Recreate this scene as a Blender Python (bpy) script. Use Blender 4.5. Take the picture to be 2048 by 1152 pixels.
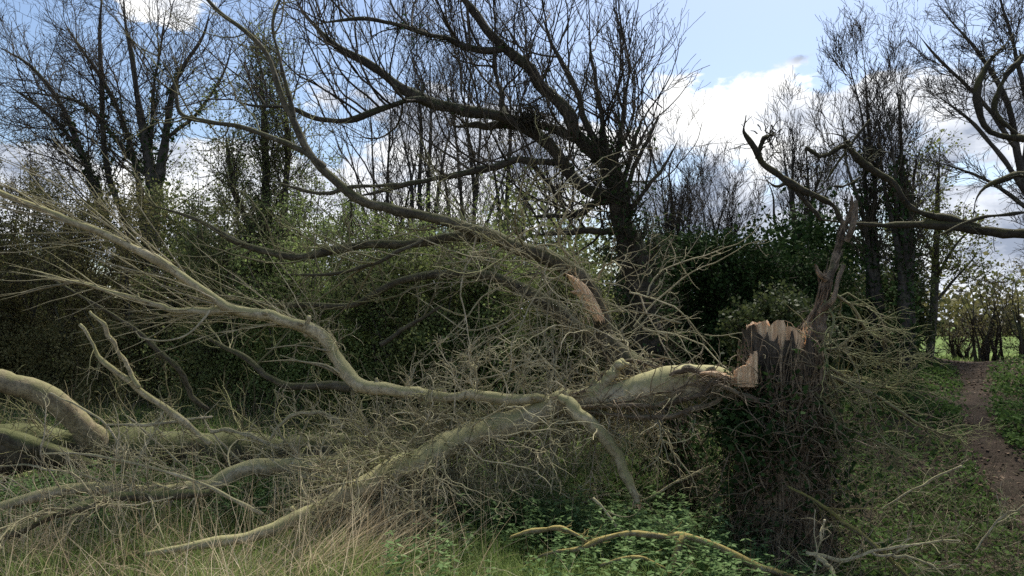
import bpy, math, random
import numpy as np
from mathutils import Vector

for o in list(bpy.data.objects): bpy.data.objects.remove(o)
SC = bpy.context.scene
COL = SC.collection
R = math.radians

# ------------------------------------------------------------------ camera
FPX = 1536.0                      # focal length in photo pixels (2048 wide)
EYE = 1.6
PITCH = math.atan2(64, FPX)
cam_d = bpy.data.cameras.new('camera'); cam_d.sensor_width = 36; cam_d.lens = 36*FPX/2048
cam_d.clip_start = .05; cam_d.clip_end = 2000
cam = bpy.data.objects.new('camera', cam_d); COL.objects.link(cam)
cam.location = (0, 0, EYE); cam.rotation_euler = (math.pi/2+PITCH, 0, 0)
SC.camera = cam
SC.view_settings.view_transform = 'Standard'; SC.view_settings.look = 'None'
SC.view_settings.exposure = 1.1; SC.view_settings.gamma = 1.0
SC.cycles.use_denoising = False; SC.cycles.sample_clamp_indirect = 1.2; SC.cycles.sample_clamp_direct = 6
SC.cycles.max_bounces = 5; SC.cycles.transparent_max_bounces = 8
SC.cycles.diffuse_bounces = 3; SC.cycles.glossy_bounces = 2; SC.cycles.transmission_bounces = 3

_c, _s = math.cos(PITCH), math.sin(PITCH)
def P(px, py, d):
    """photo pixel + distance ahead (m) -> point in the place"""
    a = (px-1024)/FPX; b = (576-py)/FPX
    y = _c - b*_s; z = _s + b*_c
    return np.array([a*d/y, d, EYE + z*d/y])
def dirpx(px, py):
    v = P(px, py, 1.0)-np.array([0, 0, EYE]); return v/np.linalg.norm(v)

# ------------------------------------------------------------------ sky + sun
SUN_EL, SUN_AZ = 56.0, 24.0       # ahead of the camera, a little to the right, behind thin cloud
W = bpy.data.worlds.new('World'); SC.world = W; W.use_nodes = True
nt = W.node_tree; nt.nodes.clear()
def N(t, **k):
    n = nt.nodes.new(t)
    for a, b in k.items(): setattr(n, a, b)
    return n
def L(a, b): nt.links.new(a, b)
def M(op, a, b=None, c=None, clamp=False):
    n = N('ShaderNodeMath', operation=op, use_clamp=clamp)
    for i, v in enumerate((a, b, c)):
        if v is None: continue
        if isinstance(v, (int, float)): n.inputs[i].default_value = v
        else: L(v, n.inputs[i])
    return n.outputs[0]
def VM(op, a, b):
    n = N('ShaderNodeVectorMath', operation=op)
    for i, v in enumerate((a, b)):
        if isinstance(v, (tuple, list, np.ndarray)): n.inputs[i].default_value = tuple(v)
        else: L(v, n.inputs[i])
    return n
sky = N('ShaderNodeTexSky', sky_type='NISHITA'); sky.sun_disc = False
sky.sun_elevation = R(SUN_EL); sky.sun_rotation = R(SUN_AZ); sky.dust_density = 1.3; sky.ozone_density = 1.5
tc = N('ShaderNodeTexCoord'); D = tc.outputs['Generated']
def noise(vec, scale, detail, rough=.55, off=(0, 0, 0)):
    m = N('ShaderNodeMapping'); m.inputs['Location'].default_value = off; m.inputs['Scale'].default_value = (1, 1, 1.9); L(vec, m.inputs[0])
    n = N('ShaderNodeTexNoise'); n.inputs['Scale'].default_value = scale; n.inputs['Detail'].default_value = detail
    n.inputs['Roughness'].default_value = rough; L(m.outputs[0], n.inputs['Vector']); return n.outputs['Fac']
def blob(px, py, wpx, amp):
    c = dirpx(px, py); k = 1.0/((wpx/FPX)**2)
    d = VM('DOT_PRODUCT', D, c).outputs['Value']
    e = M('EXPONENT', M('MULTIPLY', M('SUBTRACT', d, 1.0), 2*k))
    return M('MULTIPLY', e, amp)
sep = N('ShaderNodeSeparateXYZ'); L(D, sep.inputs[0]); Z = sep.outputs['Z']
low = N('ShaderNodeMapRange', interpolation_type='SMOOTHSTEP'); L(Z, low.inputs[0])
low.inputs[1].default_value = .42; low.inputs[2].default_value = .12; low.inputs[3].default_value = 0; low.inputs[4].default_value = .29
f = M('ADD', M('MULTIPLY_ADD', noise(D, 4.2, 10, .62, (3.1, 1.2, .4)), 1.8, -.40), low.outputs[0])
for b in ((1440, 225, 150, .10), (1560, 180, 80, .08), (1340, 350, 80, -.14), (1690, 120, 110, -.14), (1500, 290, 45, -.12), (1310, 175, 60, .10), (350, 15, 130, .24), (660, 180, 60, .10), (1780, 280, 150, .06), (1420, 420, 200, .08),
          (1250, 40, 260, -.25), (140, 130, 200, -.22), (700, 60, 200, -.16), (1900, 40, 200, -.12), (1450, 330, 90, -.1)):
    f = M('ADD', f, blob(*b))
cov = N('ShaderNodeMapRange', interpolation_type='SMOOTHSTEP'); L(f, cov.inputs[0])
cov.inputs[1].default_value = .60; cov.inputs[2].default_value = .70
# cloud body colour: white where thin or sunward, blue-grey where thick and low
sh = M('ADD', M('MULTIPLY_ADD', noise(D, 6.0, 8, .6, (7, 2, 5)), 1.5, -.25), blob(1450, 190, 150, .27))
sh = M('ADD', sh, blob(1420, 330, 110, -.22))
sh = M('ADD', sh, blob(700, 300, 400, .12))
sh = M('ADD', sh, blob(300, 20, 260, .08))
ramp = N('ShaderNodeValToRGB'); L(sh, ramp.inputs[0])
e = ramp.color_ramp.elements
e[0].position = .36; e[0].color = (.31, .36, .46, 1)
e[1].position = .80; e[1].color = (1.1, 1.1, 1.08, 1)
m_ = e.new(.56); m_.color = (.72, .76, .84, 1)
thin = N('ShaderNodeMixRGB'); thin.inputs[1].default_value = (1, 1, 1, 1)
bgs = N('ShaderNodeBackground'); bgs.inputs[1].default_value = .074
hs = N('ShaderNodeHueSaturation'); hs.inputs['Saturation'].default_value = 1.05; L(sky.outputs[0], hs.inputs['Color']); L(hs.outputs[0], bgs.inputs[0])
bgc = N('ShaderNodeBackground'); bgc.inputs[1].default_value = .58; L(ramp.outputs[0], bgc.inputs[0])
mx = N('ShaderNodeMixShader'); L(cov.outputs[0], mx.inputs[0]); L(bgs.outputs[0], mx.inputs[1]); L(bgc.outputs[0], mx.inputs[2])
out = N('ShaderNodeOutputWorld'); L(mx.outputs[0], out.inputs[0])

sl = bpy.data.lights.new('sun', 'SUN'); sl.energy = 3.2; sl.angle = R(12); sl.color = (1, .95, .86)
so = bpy.data.objects.new('sun', sl); COL.objects.link(so)
sd = Vector((math.sin(R(SUN_AZ))*math.cos(R(SUN_EL)), math.cos(R(SUN_AZ))*math.cos(R(SUN_EL)), math.sin(R(SUN_EL))))
so.rotation_euler = sd.to_track_quat('Z', 'Y').to_euler()

# ------------------------------------------------------------------ materials
def new_mat(name):
    global nt
    m = bpy.data.materials.new(name); m.use_nodes = True; nt = m.node_tree; nt.nodes.clear(); return m
def ntex(scale, detail=4, rough=.6, stretch=(1, 1, 1)):
    t = N('ShaderNodeTexCoord'); mp = N('ShaderNodeMapping'); mp.inputs['Scale'].default_value = stretch
    L(t.outputs['Object'], mp.inputs[0])
    n = N('ShaderNodeTexNoise'); n.inputs['Scale'].default_value = scale; n.inputs['Detail'].default_value = detail
    n.inputs['Roughness'].default_value = rough; L(mp.outputs[0], n.inputs['Vector']); return n.outputs['Fac']
def mr(v, a, b, c=0, d=1):
    n = N('ShaderNodeMapRange', interpolation_type='SMOOTHSTEP'); L(v, n.inputs[0])
    for i, x in enumerate((a, b, c, d)): n.inputs[i+1].default_value = x
    return n.outputs[0]
def mixc(f, a, b):
    n = N('ShaderNodeMixRGB')
    if isinstance(f, (int, float)): n.inputs[0].default_value = f
    else: L(f, n.inputs[0])
    for i, v in ((1, a), (2, b)):
        if isinstance(v, tuple): n.inputs[i].default_value = (*v, 1)
        else: L(v, n.inputs[i])
    return n.outputs[0]
def rnd():
    a = N('ShaderNodeAttribute'); a.attribute_name = 'rnd'; return a.outputs['Fac']
def bark(name, c1, c2, moss=(.10, .12, .03), mossk=.4, lichen=.0, lcol=(.42, .42, .34), scale=6, bump=.5, stretch=(1, 1, 1), rough=.85, crack=.7):
    m = new_mat(name)
    c = mixc(mr(ntex(scale, 8, .75, stretch), .42, .60), c1, c2)
    c = mixc(mr(ntex(scale*6, 5, .75, stretch), .48, .64, 0, crack), c, tuple(x*.38 for x in c1))
    if mossk > 0:
        g = N('ShaderNodeNewGeometry'); sp = N('ShaderNodeSeparateXYZ'); L(g.outputs['Normal'], sp.inputs[0])
        up = mr(sp.outputs['Z'], -.5, .9, 0, .35)
        f = mr(M('ADD', ntex(scale*.6, 5, .7), up), .80-mossk*.5, 1.0-mossk*.5, 0, .9)
        c = mixc(f, c, moss)
    if lichen > 0:
        v = N('ShaderNodeTexVoronoi'); v.inputs['Scale'].default_value = scale*2.2
        t = N('ShaderNodeTexCoord'); nn = N('ShaderNodeTexNoise'); nn.inputs['Scale'].default_value = scale*3; L(t.outputs['Object'], nn.inputs['Vector'])
        av = VM('ADD', t.outputs['Object'], (0, 0, 0)); sc = N('ShaderNodeVectorMath', operation='SCALE'); sc.inputs['Scale'].default_value = .06
        L(nn.outputs['Color'], sc.inputs[0]); L(sc.outputs[0], av.inputs[1]); L(av.outputs[0], v.inputs['Vector'])
        f = mr(M('ADD', v.outputs['Distance'], M('MULTIPLY', ntex(scale*.8, 3), .9)), .44+lichen*.35, .38+lichen*.35, 0, .75)
        c = mixc(f, c, lcol)
    rv = mr(rnd(), 0, 1, .72, 1.25)
    h = N('ShaderNodeHueSaturation'); L(c, h.inputs['Color']); L(rv, h.inputs['Value'])
    p = N('ShaderNodeBsdfPrincipled'); L(h.outputs[0], p.inputs['Base Color']); p.inputs['Roughness'].default_value = rough
    p.inputs['Specular IOR Level'].default_value = .25
    if bump > 0:
        b = N('ShaderNodeBump'); b.inputs['Strength'].default_value = bump; b.inputs['Distance'].default_value = .02
        L(M('ADD', ntex(scale*4, 6, .7, stretch), M('MULTIPLY', ntex(scale*14, 3, .7, stretch), .4)), b.inputs['Height']); L(b.outputs[0], p.inputs['Normal'])
    o = N('ShaderNodeOutputMaterial'); L(p.outputs[0], o.inputs[0]); return m
def leafm(name, cols, trans=.35, rough=.6, clump=None, spec=.12):
    m = new_mat(name)
    r = N('ShaderNodeValToRGB'); L(rnd(), r.inputs[0]); e = r.color_ramp.elements
    while len(e) < len(cols): e.new(.5)
    for i, c in enumerate(cols): e[i].position = i/(len(cols)-1); e[i].color = (*c, 1)
    c = r.outputs[0]
    if clump: c = mixc(mr(ntex(clump[0], 3), .4, .65, 0, .8), c, clump[1])
    p = N('ShaderNodeBsdfPrincipled'); L(c, p.inputs['Base Color']); p.inputs['Roughness'].default_value = rough
    p.inputs['Specular IOR Level'].default_value = spec
    o = N('ShaderNodeOutputMaterial')
    if trans > 0:
        t = N('ShaderNodeBsdfTranslucent'); L(c, t.inputs[0])
        x = N('ShaderNodeMixShader'); x.inputs[0].default_value = trans; L(p.outputs[0], x.inputs[1]); L(t.outputs[0], x.inputs[2]); L(x.outputs[0], o.inputs[0])
    else: L(p.outputs[0], o.inputs[0])
    return m
def soilm(name, cols, scales, stretch=(1, 1, 1)):
    m = new_mat(name)
    c = mixc(mr(ntex(scales[0], 6, .7), .38, .62), cols[0], cols[1])
    c = mixc(mr(ntex(scales[1], 5, .7), .45, .65), c, cols[2])
    p = N('ShaderNodeBsdfPrincipled'); L(c, p.inputs['Base Color']); p.inputs['Roughness'].default_value = .95; p.inputs['Specular IOR Level'].default_value = .1
    b = N('ShaderNodeBump'); b.inputs['Strength'].default_value = .8; b.inputs['Distance'].default_value = .05; L(ntex(scales[1]*2, 6, .7), b.inputs['Height']); L(b.outputs[0], p.inputs['Normal'])
    o = N('ShaderNodeOutputMaterial'); L(p.outputs[0], o.inputs[0]); return m

MB = {}
MB['smooth'] = bark('smooth_olive_bark', (.35, .29, .175), (.53, .455, .30), (.29, .27, .12), .38, .2, (.50, .49, .38), 5, .25)
MB['oldlog'] = bark('log_bark', (.085, .07, .045), (.17, .145, .095), (.13, .14, .05), .4, .1, (.36, .36, .27), 5, .6)
MB['brown'] = bark('brown_bough_bark', (.19, .15, .09), (.33, .27, .165), (.19, .18, .08), .2, .25, (.40, .37, .28), 6, .4)
MB['stem'] = bark('limb_bark', (.065, .055, .037), (.14, .12, .08), (.085, .085, .032), .35, .1, (.25, .25, .19), 6, .6)
MB['dark'] = bark('dark_bark', (.055, .045, .034), (.10, .083, .06), (.06, .066, .028), .4, 0, scale=6, bump=.7)
MB['far'] = bark('far_bark', (.06, .052, .042), (.11, .095, .075), (.07, .08, .035), .3, 0, scale=4, bump=0)
MB['twigfar'] = bark('far_twig_bark', (.05, .04, .03), (.10, .082, .055), mossk=0, scale=1.5, bump=0)
MB['twig'] = bark('twig_bark', (.17, .14, .08), (.30, .26, .15), (.18, .19, .07), .3, 0, scale=5, bump=0)
MB['pale'] = bark('pale_twig_bark', (.34, .285, .18), (.56, .48, .33), (.27, .25, .13), .35, 0, scale=6, bump=0)
MB['ivystem'] = bark('ivy_stem_bark', (.15, .11, .07), (.31, .235, .15), (.12, .12, .06), .15, 0, scale=9, bump=.5)
MB['shag'] = bark('stump_bark', (.06, .05, .036), (.15, .12, .085), (.06, .06, .03), .12, 0, scale=14, bump=1.0, stretch=(1, 1, .25))
MB['red'] = bark('flaking_bark', (.10, .075, .05), (.30, .225, .15), (.12, .11, .05), .15, 0, scale=13, bump=1.0, stretch=(1, 1, .3))
MB['lichen'] = bark('lichen_bark', (.16, .13, .08), (.32, .28, .18), (.34, .27, .08), .42, .3, (.42, .43, .33), 18, .5)
MB['mossd'] = bark('mossy_dark_bark', (.035, .03, .021), (.07, .06, .042), (.08, .073, .024), .45, 0, scale=8, bump=.8)
MB['moss'] = bark('mossy_bark', (.12, .10, .06), (.20, .175, .11), (.17, .155, .04), .6, 0, scale=7, bump=.6)
MB['straw'] = leafm('dead_stalk', [(.22, .17, .10), (.36, .29, .18), (.48, .41, .28)], .15, .7)
MB['wood'] = bark('fresh_torn_wood', (.80, .50, .28), (.95, .71, .44), mossk=0, scale=9, bump=.8, stretch=(3, 3, .35), rough=.7, crack=.12)
ML = {}
ML['haw'] = leafm('hawthorn_leaf', [(.10, .12, .042), (.165, .195, .068), (.24, .27, .10)], .4)
ML['hawb'] = leafm('fresh_hawthorn_leaf', [(.12, .165, .05), (.19, .25, .08), (.27, .34, .13)], .45)
ML['olive'] = leafm('olive_bud_leaf', [(.11, .11, .045), (.17, .165, .062), (.235, .205, .095)], .35)
ML['ever'] = leafm('evergreen_leaf', [(.015, .03, .010), (.03, .055, .016), (.05, .085, .028)], .1, .8, spec=.04)
ML['mid'] = leafm('dull_green_leaf', [(.03, .042, .015), (.06, .078, .028), (.10, .12, .045)], .25)
ML['ivy'] = leafm('ivy_leaf', [(.018, .035, .012), (.035, .065, .02), (.07, .12, .04)], .15, .8, spec=.05)
ML['cover'] = leafm('ground_ivy_leaf', [(.04, .07, .022), (.07, .12, .03), (.11, .175, .05)], .3, .7, spec=.03)
ML['nettle'] = leafm('nettle_leaf', [(.065, .115, .04), (.125, .20, .07), (.22, .31, .13)], .4, .7, spec=.03)
ML['grass'] = leafm('grass_blade', [(.11, .165, .045), (.20, .28, .08), (.36, .42, .17)], .5, .6, spec=.04)
ML['dry'] = leafm('dry_grass_blade', [(.22, .17, .10), (.48, .38, .24), (.80, .69, .49)], .45, .8, spec=.03)
ML['litter'] = leafm('dead_leaf', [(.06, .04, .025), (.12, .08, .05), (.20, .14, .09)], .1, .8)
ML['amber'] = leafm('young_reddish_leaf', [(.10, .10, .03), (.15, .17, .04), (.18, .22, .06)], .45)
MG = soilm('ground_earth', ((.035, .032, .018), (.06, .055, .03), (.055, .04, .028)), (.8, 6))
MP = soilm('path_mud', ((.036, .026, .018), (.062, .045, .032), (.028, .022, .014)), (1.5, 9))
MF = soilm('field_grass', ((.10, .155, .035), (.15, .21, .05), (.08, .12, .035)), (.12, .9))

# ------------------------------------------------------------------ mesh helpers
def nrm(v): return v/np.maximum(np.linalg.norm(v, axis=-1, keepdims=True), 1e-9)
class Mesh:
    """collects pieces, links them as ONE mesh object"""
    def __init__(s): s.V = []; s.F = []; s.FS = []; s.A = []; s.MI = []; s.n = 0
    def add(s, V, F, A, mi=0):
        s.V.append(V.astype(np.float32)); s.F.append((F+s.n).ravel().astype(np.int32)); s.FS.append(np.full(len(F), F.shape[1], np.int32))
        s.A.append(np.broadcast_to(A, (len(V),)).astype(np.float32)); s.MI.append(np.full(len(F), mi, np.int32)); s.n += len(V)
    def build(s, name, mats, parent=None, origin=(0, 0, 0), smooth=True, **tags):
        me = bpy.data.meshes.new(name)
        V = np.concatenate(s.V)-np.array(origin, np.float32); F = np.concatenate(s.F); FS = np.concatenate(s.FS)
        me.vertices.add(len(V)); me.vertices.foreach_set('co', V.ravel().astype(np.float32))
        me.loops.add(len(F)); me.loops.foreach_set('vertex_index', F)
        me.polygons.add(len(FS)); st = np.concatenate([[0], np.cumsum(FS)[:-1]]).astype(np.int32)
        me.polygons.foreach_set('loop_start', st); me.polygons.foreach_set('loop_total', FS)
        me.polygons.foreach_set('material_index', np.concatenate(s.MI))
        me.polygons.foreach_set('use_smooth', np.full(len(FS), smooth))
        a = me.attributes.new('rnd', 'FLOAT', 'POINT'); a.data.foreach_set('value', np.concatenate(s.A))
        for m in (mats if isinstance(mats, (list, tuple)) else [mats]): me.materials.append(m)
        me.update(); me.validate()
        o = bpy.data.objects.new(name, me); COL.objects.link(o)
        if parent is not None: o.parent = parent      # parts are authored relative to the parent's origin
        else: o.location = origin
        for k, v in tags.items(): o[k] = v
        return o
def wob(V, amp, freq, rng):
    r = np.zeros(len(V))
    for k in range(5):
        w = rng.normal(size=3)*freq*(1+k*.7); r += np.sin(V@w+rng.uniform(0, 6.3))/(1+k*.6)
    return r*amp/2
def tubes(mb, Pt, Rd, sides=5, rng=None, lump=0, lfreq=8, cap=False, mi=0, rv=None):
    """Pt (N,n,3), Rd (N,n): N tapering tubes"""
    if len(Pt) == 0: return
    Nn, n = Rd.shape
    T = np.empty_like(Pt); T[:, 1:-1] = Pt[:, 2:]-Pt[:, :-2]; T[:, 0] = Pt[:, 1]-Pt[:, 0]; T[:, -1] = Pt[:, -1]-Pt[:, -2]; T = nrm(T)
    ref = np.where(np.abs(T[:, 0, 1:2]) < .8, np.array([[0, 1., 0]]), np.array([[1., 0, 0]]))
    U = np.empty_like(Pt); u = nrm(np.cross(T[:, 0], ref)); U[:, 0] = u
    for i in range(1, n):
        u = nrm(u-T[:, i]*np.sum(T[:, i]*u, -1, keepdims=True)); U[:, i] = u
    Wv = np.cross(T, U)
    a = np.arange(sides)*2*math.pi/sides
    off = U[:, :, None]*np.cos(a)[None, None, :, None]+Wv[:, :, None]*np.sin(a)[None, None, :, None]
    rr = Rd[:, :, None, None]
    if lump and rng is not None:
        V0 = (Pt[:, :, None]+off*rr).reshape(-1, 3)
        rr = rr*(1+wob(V0, lump, lfreq, rng).reshape(Nn, n, sides, 1))
    V = (Pt[:, :, None]+off*rr).reshape(-1, 3)
    base = (np.arange(Nn)*n*sides)[:, None, None]; i = np.arange(n-1)[None, :, None]*sides; j = np.arange(sides)[None, None, :]; j2 = (j+1) % sides
    F = np.stack(np.broadcast_arrays(base+i+j, base+i+j2, base+i+sides+j2, base+i+sides+j), -1).reshape(-1, 4)
    if rv is None: rv = (rng.random(Nn) if rng is not None else np.full(Nn, .5))
    A = np.repeat(np.broadcast_to(rv, (Nn,)), n*sides)
    mb.add(V, F, A, mi)
    if cap:
        b = (np.arange(Nn)*n*sides)[:, None]; k = np.arange(sides)[None]
        F2 = b+(n-1)*sides+k; F3 = (b+k)[:, ::-1]
        s_n = mb.n-len(V); 
        mb.F.append((F2+s_n).ravel().astype(np.int32)); mb.FS.append(np.full(Nn, sides, np.int32)); mb.MI.append(np.full(Nn, mi, np.int32))
        mb.F.append((F3+s_n).ravel().astype(np.int32)); mb.FS.append(np.full(Nn, sides, np.int32)); mb.MI.append(np.full(Nn, mi, np.int32))
def spline(pts, n=24):
    """pts: [(px,py,d,rpx)] -> smooth polyline with radii in metres, resampled evenly"""
    p = np.array([P(a, b, c) for a, b, c, r in pts]); rad = np.array([.84*r*c/FPX for a, b, c, r in pts])
    q, rr = spl3(p, rad, n)
    g_ = np.random.default_rng(int(abs(p[0].sum()*997)) % 100000); k = np.arange(n)
    for ax in range(3):                                   # small natural kinks, in step with the thickness
        for m_, am in ((max(5, n//4), .26), (max(6, n//2), .13)):
            q[:, ax] += np.interp(k, np.linspace(0, n-1, m_), g_.normal(size=m_))*np.minimum(rr, .05)*am
    return q, rr*(1+.07*np.interp(k, np.linspace(0, n-1, n//2), g_.normal(size=n//2)))
def spl3(p, rad, n=24):
    q = np.column_stack([p, rad]); q = np.vstack([2*q[0]-q[1], q, 2*q[-1]-q[-2]])
    o = []
    for i in range(1, len(q)-2):
        for t in np.linspace(0, 1, 12, endpoint=False):
            a, b, c, d = q[i-1], q[i], q[i+1], q[i+2]
            o.append(.5*((2*b)+(-a+c)*t+(2*a-5*b+4*c-d)*t*t+(-a+3*b-3*c+d)*t**3))
    o.append(q[-2]); o = np.array(o)
    s = np.concatenate([[0], np.cumsum(np.linalg.norm(np.diff(o[:, :3], axis=0), axis=1))])
    tt = np.linspace(0, s[-1], n)
    r = np.column_stack([np.interp(tt, s, o[:, k]) for k in range(4)])
    return r[:, :3], np.maximum(r[:, 3], .0012)
def batch(lines, n=24, rng=None, jit=0.0):
    Q = [spline(l, n) for l in lines]; Pt = np.array([q[0] for q in Q]); Rd = np.array([q[1] for q in Q])
    if rng is not None and jit:
        k = np.arange(n); 
        for i in range(len(Pt)):
            for ax in range(3):
                w = np.interp(k, np.linspace(0, n-1, max(4, n//3)), rng.normal(size=max(4, n//3)))
                w[0] = 0; Pt[i, :, ax] += w*jit
    return Pt, Rd
def tips(n): return np.clip((1-np.linspace(0, 1, n))/.2, .15, 1)[None]
def lens(Pt): return np.linalg.norm(np.diff(Pt, axis=1), axis=2).sum(1)
def grow(S, D, Ln, n, wig, rng, trop=(0, 0, 1), tk=0.0, kink=0.0):
    Pt = np.empty((len(S), n+1, 3)); Pt[:, 0] = S; d = nrm(D); tr = np.array(trop, float)
    bend = rng.normal(size=d.shape)*wig*.22
    for i in range(n):
        d = nrm(d+rng.normal(size=d.shape)*wig+bend+tr*tk)
        Pt[:, i+1] = Pt[:, i]+d*(Ln/n)[:, None]
    return Pt
def spawn(Pt, Rd, M_, t0, t1, a0, a1, rng, perp=None, pk=0.0, pw=1.0):
    l = lens(Pt)**pw; idx = rng.choice(len(Pt), M_, p=l/l.sum()); n = Pt.shape[1]
    t = rng.uniform(t0, t1, M_)*(n-1.001); i = t.astype(int); f = (t-i)[:, None]
    S = Pt[idx, i]*(1-f)+Pt[idx, i+1]*f; T = nrm(Pt[idx, i+1]-Pt[idx, i]); r = Rd[idx, i]*(1-f[:, 0])+Rd[idx, i+1]*f[:, 0]
    q = rng.normal(size=(M_, 3))
    if perp is not None: q = q+np.array(perp)*pk
    q = nrm(q-T*np.sum(q*T, -1, keepdims=True)); a = rng.uniform(a0, a1, M_)[:, None]
    return S, T*np.cos(a)+q*np.sin(a), r, t/(n-1), idx
def taper(r0, r1, n): k = np.linspace(0, 1, n+1)[None]; return r0[:, None]*(1-k)+np.minimum(r1, r0)[:, None]*k
def sub(Pt, Rd, M_, t, ang, Lr, n, wig, rng, trop=(0, 0, 1), tk=0., r1=.0015, rk=.6, perp=None, pk=0, rmax=9, dec=.5, pw=1.0):
    """one level of side branches"""
    S, Dr, r, tt, idx = spawn(Pt, Rd, M_, t[0], t[1], ang[0], ang[1], rng, perp, pk, pw)
    Ln = rng.uniform(Lr[0], Lr[1], M_)*(1-dec*tt)
    G = grow(S, Dr, Ln, n, wig, rng, trop, tk)
    r0 = np.minimum(np.minimum(r*rk, rmax), .0018+Ln*.0078)
    return G, taper(r0, np.full(M_, r1), n)
def leaves(mb, C, size, rng, up=.0, asp=.55, rv=None, mi=0, fold=True):
    n = len(C)
    if n == 0: return
    a = nrm(rng.normal(size=(n, 3))); b = rng.normal(size=(n, 3))
    if up: 
        nn = nrm(rng.normal(size=(n, 3))*(1-up)+np.array([0, 0, up])); a = nrm(a-nn*np.sum(a*nn, -1, keepdims=True)); b = np.cross(nn, a)
    else: b = nrm(b-a*np.sum(a*b, -1, keepdims=True))
    s = (size*rng.uniform(.6, 1.35, n))[:, None]
    nn = np.cross(a, b)
    V = np.stack([C, C+a*s*.45+b*s*asp*.5+nn*s*.1, C+a*s, C+a*s*.45-b*s*asp*.5+nn*s*.1], 1).reshape(-1, 3)
    F = (np.arange(n)*4)[:, None]+np.array([[0, 1, 2, 3]])
    A = np.repeat(rng.random(n) if rv is None else np.broadcast_to(rv, (n,)), 4)
    mb.add(V, F, A, mi)
def onp(Pt, M_, rng, t0=0., t1=1., jit=.02):
    l = lens(Pt); idx = rng.choice(len(Pt), M_, p=l/l.sum()); n = Pt.shape[1]; t = rng.uniform(t0, t1, M_)*(n-1.001); i = t.astype(int); f = (t-i)[:, None]
    return Pt[idx, i]*(1-f)+Pt[idx, i+1]*f+rng.normal(size=(M_, 3))*jit
def ribbons(mb, S, D, Ln, wd, rng, n=4, droop=.12, wig=.06, rv=None, mi=0):
    Pt = grow(S, D, Ln, n, wig, rng, (0, 0, -1), droop); Nn = len(S)
    sd = nrm(np.cross(D, rng.normal(size=D.shape)))
    w = (wd*rng.uniform(.6, 1.3, Nn))[:, None]*np.linspace(1, .12, n+1)[None]
    V = np.stack([Pt-sd[:, None]*w[..., None]/2, Pt+sd[:, None]*w[..., None]/2], 2).reshape(-1, 3)
    b = (np.arange(Nn)*(n+1)*2)[:, None]; i = np.arange(n)[None]*2
    F = np.stack([b+i, b+i+1, b+i+3, b+i+2], -1).reshape(-1, 4)
    mb.add(V, F, np.repeat(rng.random(Nn) if rv is None else rv, (n+1)*2), mi)
def thing(name, label, cat, loc, group=None):
    o = bpy.data.objects.new(name, None); COL.objects.link(o); o.location = loc; o.empty_display_size = .2
    o['label'] = label; o['category'] = cat
    if group: o['group'] = group
    return o

# ------------------------------------------------------------------ ground
def ss(a, b, x): t = np.clip((x-a)/(b-a), 0, 1); return t*t*(3-2*t)
def G(x, y):
    x = np.asarray(x, float); y = np.asarray(y, float)
    bank = .78*ss(7.0, 13.5, y)*ss(1.5, 4.5, x-.12*y)*(1-ss(15.5, 24, y))
    holl = -.28*ss(.9, 2.2, x)*(1-ss(6.5, 9.5, y))*ss(1, 4, y)
    bump = .05*np.sin(x*1.3+y*.7)+.04*np.sin(x*2.9-y*1.9+1)+.025*np.sin(x*6.1+y*4.3)
    far = -.25*ss(20, 30, y)
    return bank+holl+bump*(1-ss(20, 40, y))+far
def onG(xy, dz=0): return np.column_stack([xy, G(xy[:, 0], xy[:, 1])+dz])
def grid(xs, ys, zf, name, mat, **t):
    X, Y = np.meshgrid(xs, ys); V = np.column_stack([X.ravel(), Y.ravel(), zf(X, Y).ravel()])
    w = len(xs); i, j = np.meshgrid(np.arange(len(ys)-1), np.arange(w-1), indexing='ij'); a = (i*w+j).ravel()
    mb = Mesh(); mb.add(V, np.stack([a, a+1, a+w+1, a+w], -1), .5); return mb.build(name, mat, **t)
sp = np.sinh(np.linspace(-6, 6, 281)); sp = sp/sp[-1]*500
ys = np.concatenate([np.linspace(-60, 0, 20)[:-1], np.linspace(0, 26, 200)[:-1], 26+np.sinh(np.linspace(0, 6, 60))/np.sinh(6)*574])
grid(sp, ys, G, 'ground', MG, kind='structure')
grid(np.linspace(-200, 300, 60), np.linspace(24, 420, 60), lambda x, y: G(x, y)+.012, 'field', MF, kind='structure')
# the trodden path: along the bank top, then down to the front
def pathmesh():
    rng = np.random.default_rng(4)
    cl = [(11.5, 15.2, .9), (9.6, 14.9, 1.0), (8.55, 14.4, .8), (7.75, 13.0, .30), (6.8, 11.3, .20), (5.9, 9.8, .19), (5.35, 8.6, .22), (5.0, 7.4, .32), (4.75, 6.3, .5), (4.7, 5.0, .9), (4.9, 3.2, 1.0)]
    c = np.array(cl); p, w = spl3(np.column_stack([c[:, 0], c[:, 1], c[:, 1]*0]), c[:, 2], 90)
    T = nrm(np.gradient(p, axis=0)); Nr = np.column_stack([-T[:, 1], T[:, 0]])
    k = np.linspace(-1, 1, 15); ww = w[:, None]*(1+.28*wob(p, 1, 2.2, rng)[:, None])
    X = p[:, 0, None]+Nr[:, 0, None]*ww*k; Y = p[:, 1, None]+Nr[:, 1, None]*ww*k
    V = np.column_stack([X.ravel(), Y.ravel(), (G(X, Y)+.022-.018*np.abs(k)[None]**3).ravel()])
    i, j = np.meshgrid(np.arange(89), np.arange(14), indexing='ij'); a = (i*15+j).ravel()
    mb = Mesh(); mb.add(V, np.stack([a, a+1, a+16, a+15], -1), .5); mb.build('path', MP, kind='structure')
    return p, w
PATH, PW = pathmesh()
def offpath(xy, m=1.0):
    d = np.full(len(xy), 1e9); 
    for q, w in zip(PATH[::2], PW[::2]): d = np.minimum(d, np.hypot(xy[:, 0]-q[0], xy[:, 1]-q[1])/w)
    return d > m

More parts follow.
